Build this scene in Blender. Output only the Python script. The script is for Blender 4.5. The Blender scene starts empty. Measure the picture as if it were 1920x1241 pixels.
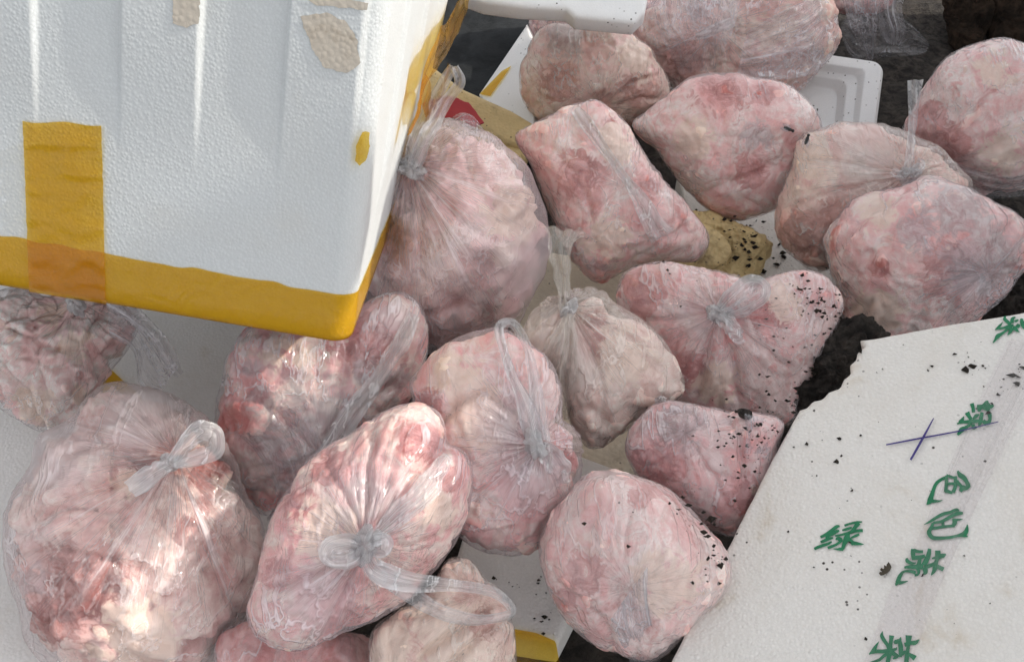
import bpy, bmesh, math, random
import numpy as np
from mathutils import Vector, Matrix
from mathutils.geometry import delaunay_2d_cdt

random.seed(7)
rng = np.random.default_rng(11)
sc = bpy.context.scene
col = sc.collection

# ------------------------------------------------------------------ camera
W, H = 1920.0, 1241.0
F = 1732.0                      # focal length in photo pixels
CAM_H, PITCH = 1.05, math.radians(50)
FWD = np.array([0, math.cos(PITCH), -math.sin(PITCH)])
UP = np.array([0, math.sin(PITCH), math.cos(PITCH)])
RIGHT = np.array([1.0, 0, 0])
CAM = np.array([0, 0, CAM_H])
cd = bpy.data.cameras.new('camera'); cam = bpy.data.objects.new('camera', cd); col.objects.link(cam)
cd.sensor_fit = 'HORIZONTAL'; cd.sensor_width = 36; cd.lens = 36 * F / W
cd.clip_start = .02; cd.clip_end = 400
cam.location = CAM; cam.rotation_euler = (math.pi / 2 - PITCH, 0, 0)
sc.camera = cam

# ------------------------------------------------------------------ light
SUN_AZ, SUN_EL = math.radians(76), math.radians(33)      # azimuth clockwise from +Y (camera heading)
SUN = np.array([math.sin(SUN_AZ) * math.cos(SUN_EL), math.cos(SUN_AZ) * math.cos(SUN_EL), math.sin(SUN_EL)])
world = bpy.data.worlds.new('World'); sc.world = world; world.use_nodes = True
wn = world.node_tree; wn.nodes.clear()
wo = wn.nodes.new('ShaderNodeOutputWorld'); bg = wn.nodes.new('ShaderNodeBackground')
sky = wn.nodes.new('ShaderNodeTexSky'); sky.sky_type = 'NISHITA'; sky.sun_disc = False
sky.sun_elevation = SUN_EL; sky.sun_rotation = SUN_AZ
sky.air_density = 1.0; sky.dust_density = 2.0; sky.ozone_density = 1.0
hsv = wn.nodes.new('ShaderNodeHueSaturation'); hsv.inputs['Saturation'].default_value = .13
wn.links.new(sky.outputs[0], hsv.inputs['Color'])
wn.links.new(hsv.outputs[0], bg.inputs[0]); wn.links.new(bg.outputs[0], wo.inputs[0])
bg.inputs[1].default_value = .15
sd = bpy.data.lights.new('sun', 'SUN'); sd.energy = 2.0; sd.angle = math.radians(.5); sd.color = (1, .94, .84)
sun = bpy.data.objects.new('sun', sd); col.objects.link(sun)
sun.location = (4, -2, 4)
sun.rotation_euler = Vector(SUN).to_track_quat('Z', 'Y').to_euler()
sc.view_settings.view_transform = 'Standard'; sc.view_settings.look = 'None'
sc.view_settings.gamma = 1; sc.view_settings.use_curve_mapping = False
sc.view_settings.exposure = 0.95
sc.cycles.use_denoising = True; sc.cycles.use_adaptive_sampling = True; sc.cycles.adaptive_threshold = .03
sc.cycles.max_bounces = 4; sc.cycles.diffuse_bounces = 3; sc.cycles.glossy_bounces = 2; sc.cycles.transparent_max_bounces = 16
sc.cycles.caustics_reflective = False; sc.cycles.caustics_refractive = False

# ------------------------------------------------------------------ layout helpers
def ray(px, py):
    x, y = (px - W / 2) / F, (py - H / 2) / F
    return x * RIGHT - y * UP + FWD
def P(px, py, z): return CAM + ray(px, py) * z                 # point at view depth z
def at(px, py, h): r = ray(px, py); return CAM + r * ((h - CAM_H) / r[2])   # point at height h
def hit(px, py, q, n): r = ray(px, py); return CAM + r * (np.dot(q - CAM, n) / np.dot(r, n))
def unit(v): v = np.asarray(v, float); return v / np.linalg.norm(v)

# ------------------------------------------------------------------ noise (numpy)
def _h(ix, iy, iz, s):
    n = (ix.astype(np.int64) * 374761393 + iy.astype(np.int64) * 668265263 + iz.astype(np.int64) * 2147483647 + s * 974634777) & 0xffffffff
    n = ((n ^ (n >> 13)) * 1274126177) & 0xffffffff
    n = ((n ^ (n >> 16)) * 2246822519) & 0xffffffff
    return ((n ^ (n >> 15)) & 0xffffff) / float(0xffffff)
def vnoise(p, s=0):
    p = np.asarray(p, float); i = np.floor(p); f = p - i
    u = f * f * f * (f * (f * 6 - 15) + 10); r = 0
    for a in (0, 1):
        for b in (0, 1):
            for c in (0, 1):
                w = (u[:, 0] if a else 1 - u[:, 0]) * (u[:, 1] if b else 1 - u[:, 1]) * (u[:, 2] if c else 1 - u[:, 2])
                r = r + w * _h(i[:, 0] + a, i[:, 1] + b, i[:, 2] + c, s)
    return r * 2 - 1
def fbm(p, s=0, o=3):
    r = 0; a = 1; t = 0
    for k in range(o): r = r + a * vnoise(p * 2 ** k, s + k * 17); t += a; a *= .5
    return r / t
def ridged(p, s=0, o=3):
    r = 0; a = 1; t = 0
    for k in range(o): r = r + a * (1 - np.abs(vnoise(p * 2 ** k, s + k * 17)) * 2.2); t += a; a *= .55
    return r / t
def worley(p, s=0):
    i = np.floor(p); d1 = np.full(len(p), 9.); d2 = np.full(len(p), 9.)
    for a in (-1, 0, 1):
        for b in (-1, 0, 1):
            for c in (-1, 0, 1):
                q = i + [a, b, c]
                f = np.stack([_h(q[:, 0], q[:, 1], q[:, 2], s + k * 31) for k in range(3)], 1)
                d = np.linalg.norm(q + f - p, axis=1)
                d2 = np.where(d < d1, d1, np.minimum(d2, d)); d1 = np.minimum(d1, d)
    return d1, d2

# ------------------------------------------------------------------ object helpers
def tag(o, label=None, cat=None, group=None, kind=None):
    if label: o['label'] = label
    if cat: o['category'] = cat
    if group: o['group'] = group
    if kind: o['kind'] = kind
    return o
def empty(name, loc):
    o = bpy.data.objects.new(name, None); col.objects.link(o); o.location = loc; o.empty_display_size = .02; o['org'] = [float(x) for x in loc]
    return o
def mesh(name, v, f, mat, parent=None, smooth=True, attr=None):
    v = np.asarray(v, float)
    org = v.mean(0) if parent is None else np.array(parent['org'])
    me = bpy.data.meshes.new(name); me.from_pydata((v - org).tolist(), [], f)
    if smooth: me.polygons.foreach_set('use_smooth', [True] * len(me.polygons))
    for k, a in (attr or {}).items():
        A = me.attributes.new(k, 'FLOAT_VECTOR', 'POINT'); A.data.foreach_set('vector', np.asarray(a, float).ravel())
    me.materials.append(mat); me.update()
    o = bpy.data.objects.new(name, me); col.objects.link(o)
    if parent is None: o.location = org
    else: o.parent = parent
    o['org'] = [float(x) for x in org]
    return o
def gridfaces(n, m, wrap=False):
    """n rows of m verts; wrap joins the last column to the first"""
    a = np.arange(n - 1)[:, None] * m; j = np.arange(m if wrap else m - 1)[None, :]; k = (j + 1) % m
    return np.stack([a + j, a + k, a + m + k, a + m + j], -1).reshape(-1, 4).tolist()
def spline(pts, n, closed=True):
    p = np.asarray(pts, float); k = len(p); out = []
    if closed: seg = [(p[(i - 1) % k], p[i], p[(i + 1) % k], p[(i + 2) % k]) for i in range(k)]
    else:
        q = np.vstack([2 * p[0] - p[1], p, 2 * p[-1] - p[-2]]); seg = [q[i:i + 4] for i in range(k - 1)]
    m = max(2, int(math.ceil(n / len(seg))))
    for a, b, c, d in seg:
        t = np.linspace(0, 1, m, endpoint=False)[:, None]
        out.append(.5 * ((2 * b) + (c - a) * t + (2 * a - 5 * b + 4 * c - d) * t * t + (3 * b - a - 3 * c + d) * t ** 3))
    o = np.vstack(out)
    if not closed: o = np.vstack([o, p[-1]])
    return o
def resample(p, n):
    p = np.asarray(p, float); d = np.r_[0, np.cumsum(np.linalg.norm(np.diff(p, axis=0), axis=1))]
    t = np.linspace(0, d[-1], n); return np.stack([np.interp(t, d, p[:, k]) for k in range(p.shape[1])], 1)

# ------------------------------------------------------------------ material helpers
class NT:
    def __init__(s, name):
        s.m = bpy.data.materials.new(name); s.m.use_nodes = True; s.t = s.m.node_tree; s.t.nodes.clear()
        s.out = s.n('ShaderNodeOutputMaterial')
    def n(s, typ, **kw):
        o = s.t.nodes.new(typ)
        for k, v in kw.items(): setattr(o, k, v)
        return o
    def l(s, a, b): s.t.links.new(a, b)
    def put(s, sock, v):
        if hasattr(v, 'is_output') or isinstance(v, bpy.types.NodeSocket): s.l(v, sock)
        else: sock.default_value = v
    def math(s, op, a, b=0., c=None, clamp=False):
        o = s.n('ShaderNodeMath', operation=op, use_clamp=clamp); s.put(o.inputs[0], a); s.put(o.inputs[1], b)
        if c is not None: s.put(o.inputs[2], c)
        return o.outputs[0]
    def mix(s, f, a, b, blend='MIX'):
        o = s.n('ShaderNodeMix', data_type='RGBA', blend_type=blend); s.put(o.inputs[0], f)
        s.put(o.inputs[6], a if not isinstance(a, tuple) else (*a, 1)); s.put(o.inputs[7], b if not isinstance(b, tuple) else (*b, 1))
        return o.outputs[2]
    def coords(s, kind='Object', scale=(1, 1, 1), loc=(0, 0, 0), rot=(0, 0, 0), src=None):
        if src is None: src = s.n('ShaderNodeTexCoord').outputs[kind]
        m = s.n('ShaderNodeMapping'); m.inputs['Scale'].default_value = scale; m.inputs['Location'].default_value = loc; m.inputs['Rotation'].default_value = rot
        s.l(src, m.inputs[0]); return m.outputs[0]
    def attr(s, name): return s.n('ShaderNodeAttribute', attribute_name=name).outputs['Vector']
    def noise(s, v, scale, detail=4, rough=.55, dist=0., typ='FBM', norm=True):
        o = s.n('ShaderNodeTexNoise'); o.noise_type = typ
        if typ == 'FBM': o.normalize = norm
        s.l(v, o.inputs['Vector']); o.inputs['Scale'].default_value = scale; o.inputs['Detail'].default_value = detail
        o.inputs['Roughness'].default_value = rough; o.inputs['Distortion'].default_value = dist
        return o.outputs[0]
    def voro(s, v, scale, feat='F1', out='Distance', rnd=1.):
        o = s.n('ShaderNodeTexVoronoi', feature=feat); s.l(v, o.inputs['Vector']); o.inputs['Scale'].default_value = scale
        o.inputs['Randomness'].default_value = rnd
        return o.outputs[out]
    def ramp(s, f, stops, interp='LINEAR'):
        o = s.n('ShaderNodeValToRGB'); o.color_ramp.interpolation = interp; e = o.color_ramp.elements
        while len(e) < len(stops): e.new(.5)
        for k, (p, c) in enumerate(stops):
            e[k].position = p; e[k].color = (c, c, c, 1) if not isinstance(c, tuple) else (*c, 1)
        s.l(f, o.inputs[0]); return o.outputs[0]
    def smooth(s, f, lo, hi, a=0., b=1.):
        o = s.n('ShaderNodeMapRange', interpolation_type='SMOOTHSTEP'); s.put(o.inputs[0], f)
        for i, v in zip((1, 2, 3, 4), (lo, hi, a, b)): o.inputs[i].default_value = v
        return o.outputs[0]
    def bump(s, h, dist, strength=1., nrm=None):
        o = s.n('ShaderNodeBump'); o.inputs['Distance'].default_value = dist; o.inputs['Strength'].default_value = strength
        s.l(h, o.inputs['Height'])
        if nrm is not None: s.l(nrm, o.inputs['Normal'])
        return o.outputs[0]
    def bsdf(s, col, rough=.5, nrm=None, spec=.5, **kw):
        o = s.n('ShaderNodeBsdfPrincipled'); s.put(o.inputs['Base Color'], (*col, 1) if isinstance(col, tuple) else col)
        s.put(o.inputs['Roughness'], rough); s.put(o.inputs['Specular IOR Level'], spec)
        if nrm is not None: s.l(nrm, o.inputs['Normal'])
        for k, v in kw.items(): s.put(o.inputs[k], v)
        return o.outputs[0]
    def done(s, sh): s.l(sh, s.out.inputs[0]); return s.m

def meat_mat(seed, fat=(.80, .62, .55), pink=(.66, .38, .34), red=(.36, .09, .075), redness=.0, scale=1., grey=.0, cream=.0):
    t = NT('frozen_meat'); lo = (seed * 3.1, seed * 1.7, seed * 2.3)
    c = t.coords(loc=lo, rot=(seed, seed * .7, 0)); cs = t.coords(loc=lo, scale=(1, .5, 1), rot=(seed * .9, .4, seed))
    a = t.noise(cs, 17 * scale, 5, .62, 1.2); b = t.noise(c, 44 * scale, 5, .62, 1.3); r = t.noise(c, 10 * scale, 4, .66, .9)
    k = t.math('ADD', t.math('MULTIPLY', a, .62), t.math('MULTIPLY', b, .38))
    mid = tuple(.45 * x + .55 * y for x, y in zip(fat, pink)); wht = tuple(min(.9, x * 1.12 + .04) for x in fat); dk = (pink[0] * .86, pink[1] * .72, pink[2] * .70)
    colr = t.ramp(k, [(.32, dk), (.41, pink), (.47, mid), (.51, fat), (.57, wht), (.63, pink)])
    colr = t.mix(t.smooth(r, .60 - redness, .76 - redness, 0, .8), colr, red)
    if cream: colr = t.mix(t.smooth(r, .44, .30, 0, cream * 1.4), colr, (.84, .67, .52))
    if grey: colr = t.mix(t.math('MULTIPLY', t.smooth(a, .50, .40), t.smooth(r, .52, .42, 0, grey)), colr, (.46, .37, .38))
    vein = t.math('ABSOLUTE', t.math('SUBTRACT', b, .5)); colr = t.mix(t.math('MULTIPLY', t.smooth(vein, .035, .0, 0, .4), t.smooth(a, .42, .58)), colr, (.64, .25, .21))
    sp = t.n('ShaderNodeSeparateXYZ'); t.l(t.attr('spot'), sp.inputs[0]); wob = t.math('ADD', t.math('MULTIPLY', b, .9), t.math('MULTIPLY', a, .6))
    def spot(i): return t.smooth(t.math('ADD', sp.outputs[i], t.math('MULTIPLY', t.math('SUBTRACT', wob, .75), 2.6)), .36, .66, 0, 1)
    colr = t.mix(t.math('MULTIPLY', spot(0), .85), colr, t.mix(t.smooth(b, .4, .6), tuple(x * .8 for x in red), tuple(.55 * x + .45 * y for x, y in zip(red, pink))))
    colr = t.mix(t.math('MULTIPLY', spot(1), .5), colr, t.mix(t.smooth(b, .4, .6), (.20, .14, .15), (.50, .41, .42)))
    colr = t.mix(t.math('MULTIPLY', spot(2), .8), colr, (.88, .70, .57))
    hb = t.math('ADD', t.math('MULTIPLY', a, .25), t.math('MULTIPLY', b, .75))
    sh = t.bsdf(colr, .6, t.bump(hb, .006, .5), .15)
    return t.done(sh)

def schlick(t, nb, base=.055, top=.45):
    lw = t.n('ShaderNodeLayerWeight'); lw.inputs[0].default_value = .5
    if nb is not None: t.l(nb, lw.inputs['Normal'])
    return lw.outputs['Facing'], t.math('ADD', t.math('MULTIPLY', t.math('POWER', lw.outputs['Facing'], 4.), top), base)

def film_mat(seed, lo=.18, hi=.62, tint=(.90, .82, .84), streak=1., wrinkle=1., rough=.13, freq=9., facing=.24):
    t = NT('plastic_film'); pol = t.attr('pol'); loc = (seed * 2.1, seed * 1.3, seed)
    sx = t.n('ShaderNodeSeparateXYZ'); t.l(pol, sx.inputs[0])
    ps = t.coords(scale=(1, 1, .10), loc=loc, src=pol)
    s1 = t.noise(ps, freq * .75, 4, .72, .12)
    st = t.math('ADD', t.smooth(s1, .52, .74), t.math('MULTIPLY', t.smooth(t.math('ABSOLUTE', t.math('SUBTRACT', s1, .47)), .016, .0), .5))
    lng = t.noise(t.coords(scale=(1, 1, .0), loc=loc, src=pol), freq * .5, 2, .6)
    fall = t.smooth(t.math('ADD', sx.outputs[2], t.math('MULTIPLY', t.math('SUBTRACT', lng, .5), 1.6)), .15, .95, 1., .03)
    st = t.math('MULTIPLY', st, t.math('MULTIPLY', fall, streak))
    cs = t.coords(loc=loc, scale=(1, .16, 1), rot=(.3, seed * .4, seed * 1.7))
    w1 = t.noise(cs, 34, 3, .6, .25); w3 = t.noise(t.coords(loc=loc), 9, 2, .5, .8)
    ridge = t.math('ABSOLUTE', t.math('SUBTRACT', w1, .5))
    patch = t.smooth(w3, .40, .66)
    wr = t.math('MULTIPLY', t.smooth(ridge, .035, .0), t.math('MULTIPLY', patch, .85 * wrinkle))
    hz = t.math('ADD', t.math('MULTIPLY', t.math('MAXIMUM', st, wr), hi - lo), lo)
    hz = t.math('ADD', hz, t.math('MULTIPLY', patch, .06))
    hs_ = t.n('ShaderNodeSeparateXYZ'); t.l(t.attr('spot'), hs_.inputs[0]); hz = t.math('ADD', hz, hs_.outputs[0])
    hb = t.math('ADD', t.math('MULTIPLY', st, .45), t.math('MULTIPLY', t.smooth(ridge, .07, 0), .34 * wrinkle))
    nb = t.bump(hb, .0045, .85)
    fc, fr = schlick(t, nb)
    hz = t.math('ADD', hz, t.math('MULTIPLY', t.math('POWER', fc, 3.), facing), clamp=True)
    df = t.n('ShaderNodeBsdfDiffuse'); df.inputs[0].default_value = (*tint, 1); t.l(nb, df.inputs['Normal'])
    tr = t.n('ShaderNodeBsdfTransparent'); tr.inputs[0].default_value = (.98, .965, .975, 1)
    m1 = t.n('ShaderNodeMixShader'); t.l(hz, m1.inputs[0]); t.l(tr.outputs[0], m1.inputs[1]); t.l(df.outputs[0], m1.inputs[2])
    gl = t.n('ShaderNodeBsdfGlossy'); gl.inputs['Roughness'].default_value = rough; t.l(nb, gl.inputs['Normal'])
    m2 = t.n('ShaderNodeMixShader'); t.l(fr, m2.inputs[0]); t.l(m1.outputs[0], m2.inputs[1]); t.l(gl.outputs[0], m2.inputs[2])
    return t.done(m2.outputs[0])

def foam_mat(name, base=(.79, .80, .80), dirt=(.50, .40, .27), amount=.25, bead=210., speck=.0, seed=1., bump=.7, dscale=5.):
    t = NT(name); c = t.coords(loc=(seed, seed * 2, seed * 3))
    d = t.voro(c, bead); e = t.voro(c, bead, 'DISTANCE_TO_EDGE'); ci = t.voro(c, bead, 'F1', 'Color')
    rnd = t.n('ShaderNodeSeparateColor'); t.l(ci, rnd.inputs[0])
    n = t.noise(c, dscale, 6, .62, .8); n2 = t.noise(c, dscale * 5, 6, .65, .5)
    colr = t.mix(t.smooth(rnd.outputs[0], 0, 1, 0, .10), base, tuple(x * .80 for x in base))
    colr = t.mix(t.smooth(e, .0, .10, .22, 0), colr, tuple(x * .72 for x in base))
    dm = t.math('MULTIPLY', t.smooth(n, .52, .72), t.smooth(n2, .38, .62))
    colr = t.mix(t.math('MULTIPLY', dm, amount), colr, dirt)
    colr = t.mix(t.smooth(n, .35, .7, 0, .10 + amount * .2), colr, tuple(.5 * x + .5 * y for x, y in zip(base, dirt)))
    if speck:
        s = t.math('MULTIPLY', t.smooth(t.voro(c, 95), .16, .10), t.smooth(t.noise(c, 14, 3), .55 - speck * .2, .62))
        colr = t.mix(s, colr, (.035, .026, .02))
    h = t.math('ADD', t.math('MULTIPLY', t.smooth(d, 0., .75, 1, 0), .5), t.math('ADD', t.math('MULTIPLY', rnd.outputs[1], .25), t.math('MULTIPLY', n2, .18)))
    return t.done(t.bsdf(colr, .55, t.bump(h, .0014, bump), .35))

def soil_mat(name, a=(.010, .009, .008), b=(.045, .036, .030), scale=40., dist=.012):
    t = NT(name); c = t.coords(); n = t.noise(c, scale, 8, .68, .4); m = t.noise(c, scale * .25, 5)
    colr = t.mix(t.smooth(n, .35, .68), a, b); colr = t.mix(t.smooth(m, .4, .7, 0, .5), colr, tuple(x * 1.5 for x in a))
    return t.done(t.bsdf(colr, .9, t.bump(n, dist, 1.), .2))

def tape_mat(name, c=(.92, .69, .13), rough=.22, seed=1.):
    t = NT(name); co = t.coords(loc=(seed, 0, seed)); n = t.noise(co, 30, 4, .5, 1.); r = t.noise(t.coords(scale=(1, 1, .25), loc=(0, seed, 0)), 24, 4, .55, 1.2, 'RIDGED_MULTIFRACTAL')
    nb = t.bump(t.math('ADD', n, t.math('MULTIPLY', r, .2)), .003, .5)
    tr = t.n('ShaderNodeBsdfTransparent'); tr.inputs[0].default_value = (*c, 1)
    df = t.n('ShaderNodeBsdfDiffuse'); df.inputs[0].default_value = (c[0] * .80, c[1] * .55, c[2] * .2, 1); t.l(nb, df.inputs['Normal'])
    m1 = t.n('ShaderNodeMixShader'); t.put(m1.inputs[0], t.smooth(n, .3, .7, .16, .26)); t.l(tr.outputs[0], m1.inputs[1]); t.l(df.outputs[0], m1.inputs[2])
    gl = t.n('ShaderNodeBsdfGlossy'); gl.inputs['Roughness'].default_value = rough; t.l(nb, gl.inputs['Normal'])
    fc, fr = schlick(t, nb, .03, .35)
    m2 = t.n('ShaderNodeMixShader'); t.l(fr, m2.inputs[0]); t.l(m1.outputs[0], m2.inputs[1]); t.l(gl.outputs[0], m2.inputs[2])
    return t.done(m2.outputs[0])

def flat_mat(name, c, rough=.6, noise=.15, scale=60.):
    t = NT(name); n = t.noise(t.coords(), scale, 4)
    return t.done(t.bsdf(t.mix(t.smooth(n, .3, .7, 0, noise), c, tuple(x * .5 for x in c)), rough, t.bump(n, .001, .5)))

M_FOAM = foam_mat('white_foam', base=(.63, .655, .66), amount=.10, bead=300, seed=1.3, bump=.34)
M_FOAM_LID = foam_mat('worn_white_foam', base=(.785, .76, .72), amount=.95, bead=260, seed=4.1, speck=.15, bump=.8, dscale=8)
M_FOAM_BOT = foam_mat('grey_white_foam', base=(.80, .775, .75), amount=.45, bead=240, seed=2.2, bump=.45)
M_FOAM_DIRTY = foam_mat('dirty_yellow_foam', base=(.68, .52, .26), dirt=(.12, .08, .045), amount=.95, bead=170, seed=5.2, speck=1., dscale=14, bump=1.)
M_FOAM_TAN = foam_mat('stained_foam', base=(.66, .58, .46), dirt=(.22, .16, .10), amount=.8, bead=150, seed=7.7, speck=.5, dscale=9, bump=1.)
M_TRAY = foam_mat('smooth_white_foam', base=(.80, .80, .80), amount=.12, bead=500, seed=8.8, speck=.25, bump=.25)
M_SOIL = soil_mat('dark_soil', a=(.018, .016, .015), b=(.085, .072, .062), scale=55.)
M_CRUMB = soil_mat('soil_crumb', a=(.012, .010, .009), b=(.05, .04, .03), scale=300, dist=.002)
M_BARK = soil_mat('brown_earth', a=(.012, .009, .007), b=(.075, .050, .034), scale=30, dist=.02)
M_RUBBER = soil_mat('black_rubber', a=(.010, .011, .012), b=(.030, .033, .036), scale=16, dist=.003)
M_TAPE = tape_mat('amber_tape', seed=1.); M_TAPE2 = tape_mat('wrinkled_amber_tape', c=(.88, .63, .16), rough=.16, seed=4.)
M_RED = flat_mat('red_plastic', (.45, .035, .045), .35)
M_INK = flat_mat('green_ink', (.012, .20, .085), .6, .5, 140)
M_PEN = flat_mat('blue_violet_ink', (.045, .03, .20), .5, .3)
M_STAIN = foam_mat('brown_stained_foam', base=(.58, .52, .44), dirt=(.30, .22, .14), amount=.7, bead=200, seed=3.3, dscale=22, bump=.4)
M_FLY = flat_mat('fly_black', (.012, .014, .012), .3)

# ------------------------------------------------------------------ builders
def poly_radius(poly, c, ang):
    """distance from c to the closed polygon along each angle (farthest crossing)"""
    a = poly - c; b = np.roll(a, -1, 0); d = b - a
    dx, dy = np.cos(ang)[:, None], np.sin(ang)[:, None]
    den = dx * d[None, :, 1] - dy * d[None, :, 0]; den = np.where(np.abs(den) < 1e-12, 1e-12, den)
    t = (a[None, :, 0] * d[None, :, 1] - a[None, :, 1] * d[None, :, 0]) / den
    u = (a[None, :, 0] * dy - a[None, :, 1] * dx) / den
    r = np.where((u >= -1e-9) & (u <= 1 + 1e-9) & (t > 0), t, -1).max(1)
    bad = r <= 0
    if bad.any(): r[bad] = np.interp(ang[bad], ang[~bad], r[~bad])
    return r

class Form:
    """a puffed body whose rim is a traced outline lying in a plane that faces the viewpoint"""
    def __init__(s, outline, h, front, back=.75, power=2.3, n=360):
        o = spline(outline, n); s.cpx = o.mean(0); C = at(*s.cpx, h)
        s.z = float(np.dot(C - CAM, FWD)); s.nz = unit(CAM - C); s.ax = unit(RIGHT - np.dot(RIGHT, s.nz) * s.nz); s.ay = np.cross(s.nz, s.ax)
        s.C = C; s.poly = np.array([s.flat(x, y) for x, y in o])
        s.c = s.poly.mean(0); s.ang = np.linspace(-math.pi, math.pi, 721); s.R = poly_radius(s.poly, s.c, s.ang)
        k = np.ones(9) / 9; s.R = np.convolve(np.r_[s.R[-5:-1], s.R, s.R[1:5]], k, 'valid')
        s.rad = float(np.median(s.R)); s.Hf = front * s.R.min() * 1.05; s.Hb = back * s.R.min(); s.pw = power
    def flat(s, px, py):
        q = hit(px, py, s.C, s.nz) - s.C; return np.array([q @ s.ax, q @ s.ay])
    def snorm(s, p2):
        d = p2 - s.c; return np.linalg.norm(d, axis=1) / np.interp(np.arctan2(d[:, 1], d[:, 0]), s.ang, s.R)
    def height(s, p2): return s.Hf * np.maximum(0, 1 - np.minimum(1, s.snorm(p2)) ** s.pw) ** .55
    def world(s, p2, hh): return s.C + p2[:, :1] * s.ax + p2[:, 1:2] * s.ay + np.asarray(hh)[:, None] * s.nz
    def surf(s, px, py, off=0.):
        p = np.array([s.flat(px, py)]); k = np.array([s.c])
        for _ in range(3):                       # follow the sight line up to the puffed surface
            hh = s.height(p); q = hit(px, py, s.C + s.nz * hh[0], s.nz) - s.C; p = np.array([[q @ s.ax, q @ s.ay]])
        return s.world(p, s.height(p) + off)[0]
    def surface(s, K, disp, n=216, nf=62, nb=12):
        """rings round the pole K; disp(p3, dirn, t, phi, side) gives the offset along the outward direction"""
        ph = np.linspace(-math.pi, math.pi, n, endpoint=False); R = poly_radius(s.poly, K, ph)
        kk = np.ones(5) / 5; R = np.convolve(np.r_[R[-2:], R, R[:2]], kk, 'valid')
        d2 = np.stack([np.cos(ph), np.sin(ph)], 1)
        tf = np.linspace(.012, 1, nf) ; tf = .55 * tf + .45 * np.sin(tf * math.pi / 2); tf[-1] = 1
        tb = np.cos(np.linspace(0, math.pi / 2, nb + 2)[1:-1])
        P2, HH, T, PH, SD = [], [], [], [], []
        for t in tf:
            p = K + d2 * (R * t)[:, None]; P2.append(p); HH.append(s.height(p)); T.append(np.full(n, t)); PH.append(ph); SD.append(np.ones(n))
        for t in tb:
            p = K + d2 * (R * t)[:, None]; P2.append(p); HH.append(-s.height(p) * s.Hb / s.Hf); T.append(np.full(n, 1.)); PH.append(ph); SD.append(-np.ones(n))
        P2, HH, T, PH, SD = np.vstack(P2), np.concatenate(HH), np.concatenate(T), np.concatenate(PH), np.concatenate(SD)
        sn = np.minimum(1, s.snorm(P2)); rad = P2 - s.c; rad = rad / np.maximum(1e-6, np.linalg.norm(rad, axis=1))[:, None]
        w = sn ** 2.2; dirn = (rad[:, :1] * s.ax + rad[:, 1:2] * s.ay) * w[:, None] + (SD * np.sqrt(np.maximum(0, 1 - w * w)))[:, None] * s.nz
        p3 = s.world(P2, HH); p3 = p3 + dirn * disp(p3, dirn, T, PH, SD, sn)[:, None]
        rows = nf + nb; v = np.vstack([p3, p3[:n].mean(0), p3[-n:].mean(0)])
        f = [x[::-1] for x in gridfaces(rows, n, True)]
        j = np.arange(n); k = (j + 1) % n; N = rows * n
        f += [[N, int(a), int(b)] for a, b in zip(j, k)] + [[N + 1, int((rows - 1) * n + b), int((rows - 1) * n + a)] for a, b in zip(j, k)]
        pol = np.stack([np.cos(PH), np.sin(PH), T], 1); pol = np.vstack([pol, [0, 0, 0], [0, 0, 1]])
        return v, f, pol

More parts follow.
